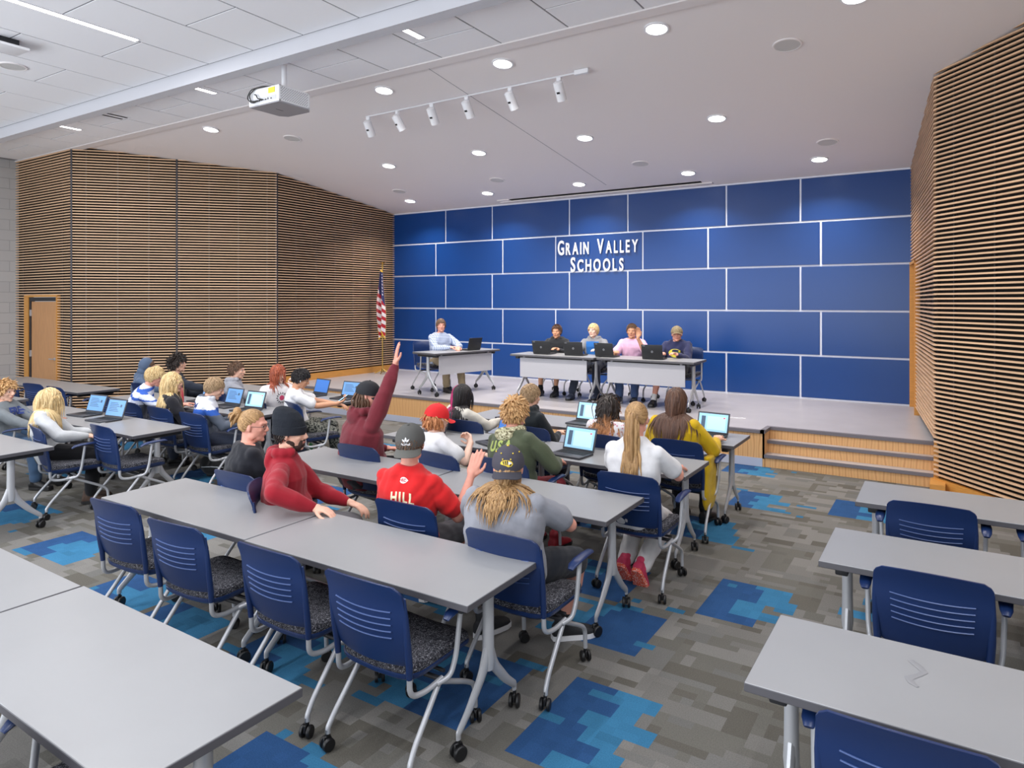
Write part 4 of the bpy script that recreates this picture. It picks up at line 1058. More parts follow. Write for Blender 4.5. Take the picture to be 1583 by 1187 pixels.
    D = Blob(); D.loft([(hip-u1*.105, r1, f1, .14*fw*s+g, .098*fw*s+g), (hip-u1*.03, r1, f1, .176*fw*s+g*.8, .122*fw*s+g*.8), (hip+u1*.06, r1, f1, .168*fw*s+g*.6, .118*fw*s+g*.6)])
    for H_, K_, A_ in ((hjR, knR_, akR), (hjL, knL_, akL)):
        D.chain([H_, H_*.5+K_*.5, K_*.96+H_*.04], [.088*s*af+g, .078*s*af+g, .060*s*af+g*1.1])
        if bottom == 'long':
            D.chain([K_, K_*.5+A_*.5, A_*.93+K_*.07], [.058*s*af+g, .054*s+g, .047*s+g])
    solid('trousers' if bottom == 'long' else 'shorts', D, botmat or cloth(bottom+'_'+top+'_bottom', botc), root, .010, 6, .005, 34, seed+5)
    if bottom != 'long' and sock:
        q = Blob()
        for K_, A_ in ((knR_, akR), (knL_, akL)): q = Blob(); q.cap(A_*.84+K_*.16, A_, .040*s, .042*s); solid('sock', q, sock, root, .008, 2)
    shoe = shoe or M_black; sole = sole or M_black
    for i, (A_, ty, tp) in enumerate(((akR, toe[0], ftilt[0]), (akL, toe[1], ftilt[1]))): foot(root, A_, ty, tp, shoe, sole, s)
    # torso solids used to keep long hair outside the clothes
    def tor(c, hw_, hd, hh, r, f, u): return (c, V3(hw_, hd, hh), np.stack([r, f, u], 1))
    PEOPLE.append((label, root, hc))
    J = dict(hc=hc, R=hr, hs=hs, nb=nb, chest=chest, r2=r2, f2=f2, u2=u2, u1=u1, hip=hip, s=s, wrR=wrR, wrL=wrL, dR=dR, dL=dL, nR=nR, nL=nL, elR=elR, elL=elL, root=root, shirt=shirt,
             tors=[tor(chest+u2*.05, .19*s*sh*(.6+.4*fw), .128*s*(.5+.5*fw)+g, .21*s, r2, f2, u2), tor(hip+u1*.1, .18*s*fw, .135*s*fw+g, .22*s, r1, f1, u1), tor(nb-u2*.03-f2*.01, .11*s, .075*s, .07*s, r2, f2, u2)])
    return J
def Hp(J, p): return J['hc']+J['R'] @ (np.asarray(p, float)*J['hs'])
def make_cap(J, m, back=False, tilt=0., brim=None, nm='cap', button=None, dz=0.0):
    """six panel cap; back=True wears the visor towards the nape"""
    root, hs = J['root'], J['hs']*1.06; R = J['R'] @ rotm(180 if back else 0, tilt, 0)
    C = Hp(J, (0, -.010, .030+dz))
    X = lambda p: Vector(C+R @ (np.asarray(p, float)*hs))
    q = MB(); n, k = 36, 12; V = []; F = []
    for lay, g in ((0, 0), (1, -.004)):
        for i in range(k+1):
            th = (PI/2+.10)*i/k
            for j in range(n):
                w = 2*PI*j/n; cr = 1-.012*abs(math.sin(3*w))**.5*math.sin(th)
                V.append(X(((.090+g)*math.sin(th)*math.cos(w)*cr, (.108+g)*math.sin(th)*math.sin(w)*cr, (.100+g)*math.cos(th)-.004)))
    K = (k+1)*n
    for i in range(k):
        for j in range(n):
            a, b_ = i*n+j, i*n+(j+1) % n; F.append((a, a+n, b_+n, b_)); F.append((K+a, K+b_, K+b_+n, K+a+n))
    for j in range(n): a, b_ = k*n+j, k*n+(j+1) % n; F.append((a, K+a, K+b_, b_))
    q.add(V, F, True); cap_ = q.build(nm, m, root)
    q = MB(); V = []; F = []; nu, nv = 16, 6
    for lay in (0, 1):
        for a in range(nv+1):
            for c in range(nu+1):
                u = -1+2*c/nu; an = u*1.02; rr = a/nv; L = .072*(1-.55*abs(u)**3)
                x = .088*math.sin(an)+rr*L*math.sin(an)*.25; y = .105*math.cos(an)+rr*L; z = -.010-.022*(abs(x)/.08)**2-.012*rr - (.003 if lay else 0)
                V.append(X((x, y, z)))
    K = (nu+1)*(nv+1)
    for a in range(nv):
        for c in range(nu):
            i = a*(nu+1)+c; F += [(i, i+1, i+nu+2, i+nu+1), (K+i, K+i+nu+1, K+i+nu+2, K+i+1)]
    rim = [c for c in range(nu+1)]+[a*(nu+1)+nu for a in range(1, nv+1)]+[nv*(nu+1)+c for c in range(nu-1, -1, -1)]+[a*(nu+1) for a in range(nv-1, 0, -1)]
    for i in range(len(rim)): a, b_ = rim[i], rim[(i+1) % len(rim)]; F.append((a, b_, K+b_, K+a))
    q.add(V, F, True); q.build('visor', brim or m, cap_)
    q = MB(); q.ell(X((0, 0, .097)), (.008, .008, .005), 10, 6); q.build('button', button or m, cap_)
    return cap_, X
def phone(J): pass
# ------------------------------------------------------------ the people
def W2L(loc, rz, z0, p):
    a = math.radians(rz); dx, dy = p[0]-loc[0], p[1]-loc[1]
    return (dx*math.cos(a)+dy*math.sin(a), -dx*math.sin(a)+dy*math.cos(a), p[2]-z0)
def seat(x, y, rz=0, back=.27): a = math.radians(rz); return (x-back*math.sin(a), y+back*math.cos(a))
C_white = rgb(224, 224, 226)
def emblem_disc(r, n=24): return [Vector((r*math.cos(2*PI*i/n), r*math.sin(2*PI*i/n), 0)) for i in range(n)], [list(range(n))]
def poly(P): return [Vector((x, y, 0)) for x, y in P], [list(range(len(P)))]
def back_decal(J, name, VF, m, up=.0, dx=0., front=False, h=.12):
    u = J['u2']; r = -J['r2'] if front else J['r2']; f = J['f2'] if front else -J['f2']
    o = J['chest']+u*(h+up)+f*.1+r*dx
    return decal(name, VF, o, r, u, bvh(J['shirt']), m, J['shirt'])
def txt(t, s, bold=.004, sx=1.0, space=1.0): v, f = text_mesh(t, s, bold=bold, sx=sx, space=space); return v, f

# --- front middle row ------------------------------------------------
# long-haired boy, charcoal cap
L_ = (-1.95, 3.27)
J = person('boy in grey tee and backward charcoal cap, long wavy blond hair', L_, 8, s=1.04, fat=1.32, sh=1.16, a1=10, a2=20, b=0, yaw=20, pitch=14, R_=(.08, .32, .82), L_=(-.10, .32, .82), Rel=(1, .1, -.55), Lel=(-1, .1, -.55),
           FR=(.20, .40), FL=(-.26, .24), knR=(.8, 1, .6), topc=rgb(142, 144, 152), botc=rgb(34, 37, 44), bottom='shorts', shoe=mat('shoe_black', rgb(30, 31, 35), rough=.7), sole=M_sole, sock=cloth('sock_black', rgb(26, 26, 30)), top='grey_tee', skin='rosy', toe=(-50, -20), seed=3, hx=.0)
M_char = mat('cap_charcoal', rgb(66, 64, 74), rough=.85, bump=.2, bscale=500); M_yel = mat('gold_thread', rgb(226, 196, 62), rough=.6)
make_hair(J['root'], J, 'long', 'dirty', N=1100, L=.37, r=.0085, seed=5, wave=.009, freq=95, jit=.2, capz=(-.34, .25), grav=.36, gather=2.0)
cp, X = make_cap(J, M_char, back=True, tilt=22, button=M_yel, brim=mat('visor_charcoal', rgb(58, 58, 68), rough=.85))
for ax, az in ((-.55, .075), (.55, .075), (-.28, .052), (.28, .052), (-1.3, .07), (1.3, .07)):
    q = MB(); th = math.acos(az/.1); q.ell(X((.0915*math.sin(th)*math.sin(ax), .1095*math.sin(th)*math.cos(ax), az)), (.0045, .0045, .0045), 8, 5); q.build('eyelet', M_yel, cp)
tree = bvh(cp); R3 = J['R'] @ rotm(180, 22, 0)
def on_cap(name, VF, X, Rm, tree, m, cp, z=.035, off=.0025, dx=0.): return decal(name, VF, X((dx, .10, z)), Rm @ V3(-1, 0, 0), nrm(Rm @ V3(0, -.38, .92)), tree, m, cp, off)
on_cap('emblem_gold', poly([(-.036, .006), (-.026, .017), (-.006, .021), (.014, .019), (.030, .012), (.036, .0), (.028, -.012), (.010, -.018), (-.006, -.010), (-.022, -.006), (-.034, -.002)]), X, R3, tree, M_yel, cp, .030)
on_cap('emblem_black', ([Vector((x, y, 0)) for x, y in [(-.024, .013), (-.018, .016), (-.012, -.004), (-.017, -.004), (-.012, .016), (-.005, .018), (-.001, -.006), (-.006, -.006), (.0, .018), (.008, .018), (.008, -.002), (.004, -.008), (.018, -.004), (.028, .002), (.026, -.008), (.016, -.012)]], [[0, 1, 2, 3], [4, 5, 6, 7], [8, 9, 10, 11], [12, 13, 14, 15]]), X, R3, tree, M_black, cp, .030, .0038)
on_cap('emblem_white', poly([(.010, .012), (.024, .009), (.030, .002), (.020, .0), (.014, -.006), (.009, .0)]), X, R3, tree, M_sole, cp, .030, .0042)
# boy in the red tee
L_ = (-2.76, 3.36)
J = person('boy in red tee with HILL on the back and backward grey cap', L_, 8, s=.99, fat=1.05, sh=1.1, a1=6, a2=8, yaw=18, pitch=6, roll=-2, tw=0, R_=(.31, .14, .93), Rel=(.35, .1, -1.4), curl=(.2, .5), Rh=((.15, .35, .9), (-.3, .8, -.2)),
           topc=rgb(206, 34, 36), botc=rgb(60, 60, 66), top='red_tee', skin='rosy', seed=8, bottom='shorts', shoe=mat('shoe_blue', rgb(34, 40, 96), rough=.6), sole=M_sole)
M_cg = mat('cap_grey', rgb(80, 80, 78), rough=.85, bump=.2, bscale=500, var=.08)
make_hair(J['root'], J, 'short', 'brown', N=240, L=.028, r=.007, seed=6, capz=(.05, .2), jit=.2, grav=.25)
cp, X = make_cap(J, M_cg, back=True, tilt=24, brim=mat('visor_grey', rgb(92, 92, 88), rough=.85)); tree = bvh(cp); R3 = J['R'] @ rotm(180, 24, 0)
def leaf(ang, L, w, x0=0, y0=0):
    a = math.radians(ang); c, s_ = math.cos(a), math.sin(a); P = [(0, 0), (w, .35*L), (w*.8, .7*L), (0, L), (-w*.8, .7*L), (-w, .35*L)]
    return [Vector((x0+x*c-y*s_, y0+x*s_+y*c, 0)) for x, y in P]
V = leaf(0, .030, .0065)+leaf(48, .026, .0055, -.004)+leaf(-48, .026, .0055, .004); F = [list(range(6)), list(range(6, 12)), list(range(12, 18))]
on_cap('emblem_leaves', (V, F), X, R3, tree, M_sole, cp, .036)
on_cap('emblem_stripes', ([Vector((x, y, 0)) for y0 in (-.004, -.009) for x, y in ((-.014, y0), (.014, y0), (.014, y0+.003), (-.014, y0+.003))], [[0, 1, 2, 3], [4, 5, 6, 7]]), X, R3, tree, M_cg, cp, .036, .0036)
on_cap('cap_lettering', txt('adidas', .024, .0008), X, R3, tree, M_sole, cp, .016)
M_cream = mat('print_cream', rgb(240, 226, 190), rough=.7)
v, f = txt('HILL', .088, .0035, .8, 1.25); v = [Vector((p.x, p.y-.30*p.x*p.x/.1*.1-.9*p.x*p.x, 0)) for p in v]
back_decal(J, 'back_lettering', (v, f), M_cream, up=-.075, dx=.028)
M_prw = mat('print_white', rgb(240, 238, 238), rough=.7)
back_decal(J, 'arrowhead_print', poly([(-.026, .006), (-.016, .016), (.0, .019), (.014, .014), (.030, .0), (.014, -.014), (.0, -.019), (-.016, -.016), (-.026, -.006), (-.018, 0)]), M_prw, up=.055, dx=.028)
dd = back_decal(J, 'arrowhead_letters', txt('KC', .024, .0012), mat('print_red', rgb(190, 30, 34), rough=.7), up=.048, dx=.028); dd.location = Vector(-J['f2'])*.0015
# boy in the beanie
c_ = seat(-3.74, 2.95, -48); L_ = (c_[0], c_[1])
J = person('bearded boy in dark beanie and dark red hoodie, hand on table', L_, -54, s=1.0, fat=1.15, sh=1.1, a1=2, a2=10, b=0, tw=6, yaw=-6, pitch=2, R_=W2L(L_, -54, 0, (-3.17, 2.92, .775)), L_=(-.12, .30, .66), Rel=(.9, -.5, .1), Rh=((.3, 1, -.1), (0, 0, -1)),
           topc=rgb(150, 28, 42), top='red_hoodie', sleeve='long', hood=1.1, botc=rgb(118, 118, 122), bottom='shorts', skin='light', seed=11, FR=(.14, .40), FL=(-.12, .46), tfold=.006)
make_hair(J['root'], J, 'short', 'dark', N=280, L=.03, r=.007, seed=9, capz=(-.02, .25), jit=.2)
B = Blob(); B.ell(Hp(J, (0, .044, -.085)), V3(.048, .044, .036), J['R']); B.ell(Hp(J, (0, .094, -.044)), V3(.024, .008, .006), J['R']); B.ell(Hp(J, (0, .090, -.076)), V3(.020, .010, .008), J['R'])
for sx in (-1, 1): B.ell(Hp(J, (sx*.050, .016, -.058)), V3(.0165, .032, .030), J['R']); B.ell(Hp(J, (sx*.030, .078, -.062)), V3(.012, .014, .026), J['R'])
solid('beard', B, mat('beard_dark', rgb(62, 44, 38), rough=.9, bump=.9, bscale=260), J['root'], .005, 3, .0012, 220, 2)
M_bean = mat('beanie_navy', rgb(22, 28, 38), rough=.95, bump=.6, bscale=220, stretch=(1, 1, .2))
B = Blob(); B.loft([(Hp(J, (0, -.012+o, z)), J['R'] @ V3(1, 0, 0), nrm(J['R'] @ V3(0, 1, 0)), w, d) for z, w, d, o in [(.018, .088, .106, 0), (.06, .093, .110, -.004), (.105, .090, .105, -.016), (.145, .070, .084, -.03), (.172, .042, .05, -.045), (.182, .014, .018, -.05)]], 30, 1)
bn = solid('beanie', B, M_bean, J['root'], .007, 6, .003, 60, 4, st=(1, 1, .4))
q = MB(); V = []
for z, g in ((.0, .001), (-.002, .006), (.02, .010), (.05, .008), (.054, .001)):
    for j in range(40): w = 2*PI*j/40; V.append(Hp(J, ((.089+g)*math.cos(w), -.012+(.107+g)*math.sin(w), z)))
F = [(i*40+j, i*40+(j+1) % 40, (i+1)*40+(j+1) % 40, (i+1)*40+j) for i in range(4) for j in range(40)]; q.add(V, F); q.build('cuff', M_bean, bn)
# woman with the bun
L_ = seat(-4.24, 3.03)
J = person('woman in black tee with glasses and blond bun', L_, -14, s=.98, fat=1.32, sh=1.16, a1=6, a2=12, tw=-10, yaw=-42, pitch=4, topc=rgb(24, 26, 34), top='black_tee', botc=rgb(30, 30, 34), skin='rosy', seed=12, female=True, )
make_hair(J['root'], J, 'bun', 'dirty', N=230, L=.2, r=.010, seed=12, tail=dict(at=(0, -.115, .085), L=.09, N=40, r=.012, wave=.008, m=mat('scrunchie_pink', rgb(214, 150, 160), rough=.8)))
q = MB(); R4 = Matrix([list(J['R'][i])+[0] for i in range(3)]+[[0, 0, 0, 1]])
q.ell(Hp(J, (0, -.128, .10)), (.036, .030, .034), 14, 10); q.build('hair_knot', mat('hair_knot', rgb(168, 130, 84), rough=.5, bump=.8, bscale=80, var=.2, vscale=60), J['root'])
def glasses(J, m=M_dark):
    q = MB()
    for sx in (-1, 1):
        P = [Hp(J, (sx*.032+.024*math.cos(a), .098, .002+.018*math.sin(a))) for a in np.linspace(0, 2*PI, 17)]; q.tube(P, .0018, 6, cap=False)
        q.tube([Hp(J, (sx*.055, .097, .006)), Hp(J, (sx*.078, .06, .008)), Hp(J, (sx*.082, -.005, .006))], .0018, 6)
    q.tube([Hp(J, (-.010, .1, .006)), Hp(J, (0, .103, .009)), Hp(J, (.010, .1, .006))], .0018, 6); q.build('glasses', m, J['root'])
glasses(J)

# --- second middle row ----------------------------------------------
L_ = (-4.12, 4.38)
J = person('student in maroon hoodie and black cap raising the right arm high', L_, -20, s=1.05, fat=1.38, sh=1.18, a1=8, a2=12, b=3, tw=-4, yaw=-44, pitch=6, R_=W2L(L_, -20, 0, (-3.86, 4.50, 1.56)), Rel=(1, -.3, -.2), Rh=((.08, .05, 1), (.3, 1, 0)), curl=(.12, .5),
           topc=rgb(112, 40, 50), top='maroon_hoodie', sleeve='long', hood=1.15, botc=rgb(40, 40, 48), skin='rosy', seed=14, tfold=.007)
make_hair(J['root'], J, 'long', 'brown', N=300, L=.19, r=.0105, seed=14, wave=.006, freq=80, jit=.35, capz=(-.02, .25), grav=.34)
make_cap(J, mat('cap_black', rgb(24, 26, 32), rough=.8), back=False, tilt=3)
L_ = seat(-3.42, 4.28, -8)
J = person('student in white tee and red cap with reddish curls', L_, -24, s=.95, a1=4, a2=14, b=-6, tw=-8, yaw=8, pitch=8, R_=(.08, .20, .86), L_=(.02, .26, .72), Rel=(1, .3, -1.1), Rh=((-.8, .3, .35), (0, -1, .2)), topc=C_white, top='white_tee', botc=rgb(216, 214, 214), skin='pale', seed=15, curl=(1.2, .5))
make_hair(J['root'], J, 'curly', 'ginger', N=330, L=.085, r=.010, seed=15, wave=.010, freq=120, jit=.6, capz=(-.08, .3), grav=.22)
M_rc = mat('cap_red', rgb(214, 26, 32), rough=.75); cp, X = make_cap(J, M_rc, back=False, tilt=4)
q = MB(); q.tube([X((-.02, -.108, -.014)), X((0, -.113, -.03)), X((.005, -.116, -.052))], [.008, .011, .004], 8, ry=.004); q.build('strap', M_rc, cp)
L_ = (-2.92, 4.66)
def usa_col(V): return np.tile(np.array(rgb(70, 78, 58)), (len(V), 1))
J = person('boy in olive jacket with U.S.A. on the back, strawberry blond curls', L_, -6, s=1.02, fat=1.18, sh=1.12, a1=14, a2=20, b=-6, tw=-6, yaw=-8, pitch=8, R_=(.17, .30, .74), L_=(-.17, .30, .74), Rel=(.9, -.2, -.7), Lel=(-.9, -.2, -.7), topc=rgb(76, 84, 64), top='olive_jacket', sleeve='long', botc=rgb(120, 28, 40), bottom='shorts', skin='rosy', seed=17, tfold=.007, shoe=mat('shoe_red', rgb(150, 24, 40)))
make_hair(J['root'], J, 'curly', 'straw', N=420, L=.072, r=.010, seed=17, wave=.007, freq=110, jit=.55, grav=.12, lift=.35)
M_camo = ramp_mat('digital_camo', 'noise', 60, [(.38, rgb(92, 84, 60)), (.45, rgb(190, 184, 150)), (.55, rgb(160, 158, 122)), (.62, rgb(214, 210, 180))], rough=.9, detail=1)
B = Blob()
for k in range(11):
    an = (k/10-.5)*4.0; p = J['nb']+J['u2']*(-.005-.02*math.cos(an))+J['r2']*math.sin(an)*.085-J['f2']*(math.cos(an)*.08+.015); B.ell(p, V3(.040, .040, .032))
B.ell(J['nb']-J['u2']*.055-J['f2']*.105, V3(.095, .035, .062)); solid('hood', B, M_camo, J['shirt'], .009, 6, .004, 40, 3)
back_decal(J, 'back_lettering', txt('U.S.A.', .112, .005, .9), mat('print_olive', rgb(168, 182, 100), rough=.8), up=-.055)
q = MB(); 
L_ = (-1.88, 4.71)
J = person('girl in white tee with long sandy ponytail, seen from behind', L_, 0, s=1.03, fat=1.1, a1=12, a2=14, yaw=10, pitch=10, roll=-2, R_=(.17, .40, .775), L_=(-.17, .40, .775), Rel=(.8, -.3, -.8), Lel=(-.8, -.3, -.8), topc=C_white, top='white_tee', botc=rgb(36, 38, 46), skin='rosy', seed=19, female=True,
           FR=(.04, -.02), FL=(-.10, .02), fz=(.03, .03), knR=(.1, 1, .2), knL=(-.1, 1, .2), ftilt=(55, 52), shoe=mat('shoe_pink', rgb(206, 60, 96), rough=.7), sole=ramp_mat('sole_coral', 'voronoi', 90, [(.2, rgb(240, 232, 225)), (.45, rgb(232, 96, 72))], rough=.7))
make_hair(J['root'], J, 'ponytail', 'dirty', N=300, L=.2, r=.0095, seed=19, tail=dict(at=(0, -.118, .018), L=.52, N=95, r=.0135, wave=.003, r0=.013, m=mat('tie_grey', rgb(120, 116, 116))))

# --- third middle row, nearest the stage -----------------------------
L_ = (-4.10, 5.86)
J = person('student with half magenta half black long hair in cream sweatshirt', L_, -16, s=.93, a1=8, a2=14, yaw=-12, pitch=6, R_=(.16, .34, .77), Rel=(.8, -.2, -.7), topc=rgb(206, 202, 192), top='cream_sweater', sleeve='long', botc=rgb(40, 44, 60), skin='light', seed=21, female=True)
make_hair(J['root'], J, 'long', 'black', N=420, L=.42, r=.0095, seed=21, wave=.001, jit=.12, grav=.5, streak=(lambda D: (D[:, 0]*.9+D[:, 1]*.6 < -.42), rgb(176, 34, 98)))
L_ = (-3.38, 5.90)
J = person('boy with short brown hair in black hoodie before the stage edge', L_, -10, s=.98, a1=8, a2=14, yaw=-10, pitch=8, topc=rgb(28, 34, 38), top='black_hoodie', sleeve='long', hood=1.0, botc=rgb(60, 60, 70), skin='light', seed=22)
make_hair(J['root'], J, 'short', 'sand', N=420, L=.034, r=.0075, seed=22, jit=.22, grav=.15)
L_ = (-2.64, 5.92)
M_flor = ramp_mat('floral_cloth', 'voronoi', 34, [(.12, rgb(176, 90, 110)), (.22, rgb(214, 168, 180)), (.34, rgb(226, 222, 224))], rough=.9)
J = person('girl with dark curls fading to caramel in white floral top', L_, 0, s=.95, a1=8, a2=14, pitch=8, yaw=4, topmat=M_flor, topc=C_white, botc=rgb(60, 66, 84), skin='light', seed=23, female=True)
make_hair(J['root'], J, 'curly', 'dark', N=430, L=.36, r=.010, seed=23, wave=.009, freq=90, jit=.5, tip='ginger', tipfrom=.45, grav=.36)
L_ = (-1.99, 6.03)
J = person('woman in mustard sweater with long straight brown hair', L_, -4, s=1.05, fat=1.32, sh=1.12, a1=6, a2=10, pitch=6, yaw=-4, R_=(.24, .34, .775), L_=(-.24, .34, .775), topc=rgb(202, 166, 22), top='mustard_sweater', sleeve='long', botc=rgb(34, 34, 38), skin='light', seed=24, female=True, tfold=.006)
make_hair(J['root'], J, 'long', 'chestnut', N=460, L=.42, r=.0095, seed=24, wave=.001, jit=.14, grav=.5)
B = Blob(); B.loft([(V3(.30, -.02, z), V3(1, 0, 0), V3(0, 1, 0), w, d) for z, w, d in [(.70, .03, .08), (.60, .04, .12), (.45, .04, .14), (.30, .035, .13), (.24, .02, .10)]], 20); solid('cardigan_skirt', B, MATS['cloth_mustard_sweater'], J['shirt'], .011, 5, .006, 30, 4)

# --- left block, second row ------------------------------------------
L_ = (-7.40, 3.40)
J = person('blond girl in light grey sweatshirt and black leggings at left', L_, -34, s=.97, fat=1.02, a1=-2, a2=6, yaw=18, pitch=10, b=-3, R_=(.16, .26, .70), L_=(-.10, .30, .70), Rel=(1, -.6, -.4), topc=rgb(186, 188, 190), top='light_grey_sweater', sleeve='long', botc=rgb(22, 22, 26), skin='light', seed=26, female=True, shoe=mat('shoe_brown', rgb(78, 60, 50), rough=.8), FR=(.10, .28), FL=(-.10, .26), tfold=.006)
make_hair(J['root'], J, 'long', 'blond', N=430, L=.40, r=.0095, seed=26, wave=.002, jit=.16, grav=.46)
L_ = seat(-8.85, 3.22, -20)
J = person('boy in grey sweatshirt with blue letters at the left edge', L_, -62, s=.95, a1=-6, a2=2, yaw=-4, pitch=6, R_=(.08, .30, .66), L_=(-.06, .30, .66), Rel=(1, -.5, -.5), topc=rgb(112, 118, 122), top='grey_sweater', sleeve='long', botc=rgb(58, 82, 110), skin='light', seed=27, tfold=.006)
make_hair(J['root'], J, 'curly', 'straw', N=380, L=.065, r=.010, seed=27, wave=.005, jit=.45, grav=.12, lift=.3)
back_decal(J, 'chest_lettering', txt('ERE', .11, .006, .9), mat('print_blue', rgb(44, 60, 120), rough=.8), up=-.02, front=True, h=.08, dx=.02)
# --- left block, third row --------------------------------------------
def jersey(V):
    z = V[:, 2]; x = np.abs(V[:, 0]); C = np.tile(np.array(rgb(84, 92, 106)), (len(V), 1)); C[(z > .88) & (x > .0)] = rgb(220, 224, 232); C[(z > .82) & (z <= .88)] = rgb(36, 84, 170); C[(z > 1.01) & (x < .1)] = rgb(84, 92, 106); return C
M_jer = mat('cloth_jersey', (1, 1, 1), rough=.85, attr='col', bump=.25, bscale=400)
L_ = seat(-6.84, 4.38)
J = person('boy in grey, white and blue jersey with a number on the shoulder', L_, -36, s=.97, a1=10, a2=18, tw=0, yaw=-6, pitch=22, R_=(.16, .34, .72), topmat=M_jer, topcol=jersey, top='jersey', sleeve='long', hood=1.05, botc=rgb(48, 54, 70), skin='light', seed=29)
make_hair(J['root'], J, 'short', 'sand', N=400, L=.045, r=.008, seed=29, jit=.2, grav=.3)
back_decal(J, 'jersey_number', txt('B4', .085, .005), mat('print_blue', rgb(44, 60, 120), rough=.8), up=-.01, dx=.06)
L_ = seat(-7.52, 4.41)
J = person('girl with very long blond hair in black top, facing right', L_, -24, s=.99, a1=4, a2=6, yaw=-30, pitch=2, topc=rgb(30, 30, 36), top='black_top', sleeve='long', botc=rgb(120, 116, 112), skin='light', seed=30, female=True)
make_hair(J['root'], J, 'long', 'blond', N=430, L=.40, r=.0095, seed=30, wave=.002, jit=.14, grav=.48)
def ltcol(V):
    z = V[:, 2]; C = np.tile(np.array(rgb(92, 98, 112)), (len(V), 1)); C[z > .80] = rgb(214, 220, 236); C[(z > .84) & (np.sin(z*70+V[:, 0]*18) > .35)] = rgb(48, 92, 184); return C
L_ = seat(-8.22, 4.45)
J = person('student in blue and white sweater leaning over with pale blond hair', L_, -28, s=.97, a1=18, a2=34, b=6, yaw=-14, pitch=20, R_=(.30, .42, .775), topmat=M_jer, topcol=ltcol, top='jersey', sleeve='long', botc=rgb(70, 76, 92), skin='rosy', seed=31)
make_hair(J['root'], J, 'short', 'blond', N=420, L=.06, r=.009, seed=31, jit=.3, grav=.2)
# --- left block, row nearest the stage --------------------------------
L_ = (-6.62, 5.72)
J = person('dark-haired student in white tee looking down at a phone', L_, -40, s=.98, a1=-2, a2=12, yaw=-4, pitch=24, R_=(.10, .36, .80), L_=(-.02, .36, .78), Rel=(.9, -.3, -.9), Lel=(-.9, -.3, -.9), Rh=((-.2, 1, .3), (-.3, -.2, 1)), topc=C_white, top='white_tee', botmat=ramp_mat('camo_print', 'noise', 26, [(.42, rgb(34, 38, 36)), (.5, rgb(104, 106, 98)), (.54, rgb(150, 150, 140)), (.6, rgb(44, 48, 44))], rough=.9, detail=3), skin='tan', seed=33,
           FR=(.10, .52), FL=(-.1, .36), fz=(.0, 0), knR=(.1, 1, 1.2), curl=(.8, .6))
make_hair(J['root'], J, 'short', 'black', N=420, L=.05, r=.008, seed=33, jit=.25, grav=.12, lift=.25, front=.5)
q = MB(); q.tube([Hp(J, (.086, .004, -.01)), Hp(J, (.088, .012, -.035))], [.007, .003], 8); q.build('earbud', M_white, J['root'])
ph = thing('phone', 'light-screened phone held by the student in white tee', 'phone', tuple(Vector(J['root'].matrix_basis @ Vector(J['wrR']+J['dR']*.09+J['nR']*.035))), math.radians(-40))
ph.rotation_euler = (math.radians(35), 0, math.radians(-40))
q = MB(); q.rbox(-.037, .037, -.072, .072, -.004, .004, .003, 2); q.build('case', M_black, ph)
q = MB(); q.box(-.033, .033, -.067, .067, .0036, .0046); q.build('display', mat('phone_screen', rgb(150, 190, 220), emit=rgb(150, 190, 220), estr=.7), ph)
L_ = (-7.12, 5.86)
J = person('red-haired student in white graphic sweatshirt resting chin on hand', L_, -104, s=1.0, a1=8, a2=6, b=0, yaw=6, pitch=10, roll=6, L_=(-.10, .27, .98), R_=(.22, .22, .66), Lel=(-.5, 1, -1), Lh=((.3, -.3, .9), (.4, -1, 0)), topc=rgb(222, 220, 222), top='graphic_sweater', sleeve='long', botc=rgb(70, 80, 100), skin='pale', seed=34, female=True, curl=(.4, 1.2))
make_hair(J['root'], J, 'long', 'red', N=380, L=.30, r=.0095, seed=34, wave=.002, jit=.14, grav=.45)
v, f = emblem_disc(.032); M_pk = mat('print_pink', rgb(206, 70, 110), rough=.8)
back_decal(J, 'chest_print', (v, f), M_pk, front=True, up=-.07)
V = []; F = []
for a in np.linspace(0, 2*PI, 15)[:-1]:
    o = len(V); c, s_ = math.cos(a), math.sin(a)
    for x, y in ((-.008, -.011), (.008, -.011), (.004, .011), (-.004, .011)): V.append(Vector((.062*c+x*s_+y*c, .062*s_-x*c+y*s_, 0)))
    F.append([o, o+1, o+2, o+3])
back_decal(J, 'chest_ring_print', (V, F), mat('print_dark', rgb(70, 66, 76), rough=.8), front=True, up=-.07)
q = MB(); w_ = J['wrR']; dz = nrm(J['wrR']-J['elR']); q.lathe([(.026, -.011), (.030, -.009), (.030, .009), (.026, .011)], 16, Matrix.Translation(Vector(w_-dz*.015)) @ Vector(dz).to_track_quat('Z', 'Y').to_matrix().to_4x4(), cap=False); q.build('watch', M_black, J['root'])
L_ = (-8.06, 5.86)
J = person('boy in light grey hoodie with short brown hair, in profile', L_, -46, s=1.0, a1=6, a2=10, yaw=-8, pitch=2, R_=(.2, .40, .775), topc=rgb(150, 152, 160), top='light_grey_hoodie', sleeve='long', hood=1.15, botc=rgb(60, 60, 70), skin='light', seed=35, tfold=.006)
make_hair(J['root'], J, 'short', 'brown', N=420, L=.04, r=.008, seed=35, jit=.2, grav=.12, lift=.15)
L_ = (-9.28, 5.80)
J = person('boy with dark curly hair in dark navy shirt', L_, -44, s=1.03, a1=4, a2=8, yaw=-10, pitch=-2, R_=(.25, .5, .775), topc=rgb(36, 42, 54), top='navy_shirt', sleeve='long', botc=rgb(60, 60, 70), skin='light', seed=36)
make_hair(J['root'], J, 'curly', 'dark', N=440, L=.085, r=.010, seed=36, wave=.010, freq=130, jit=.75, grav=.08, lift=.5)
L_ = (-9.92, 5.80)
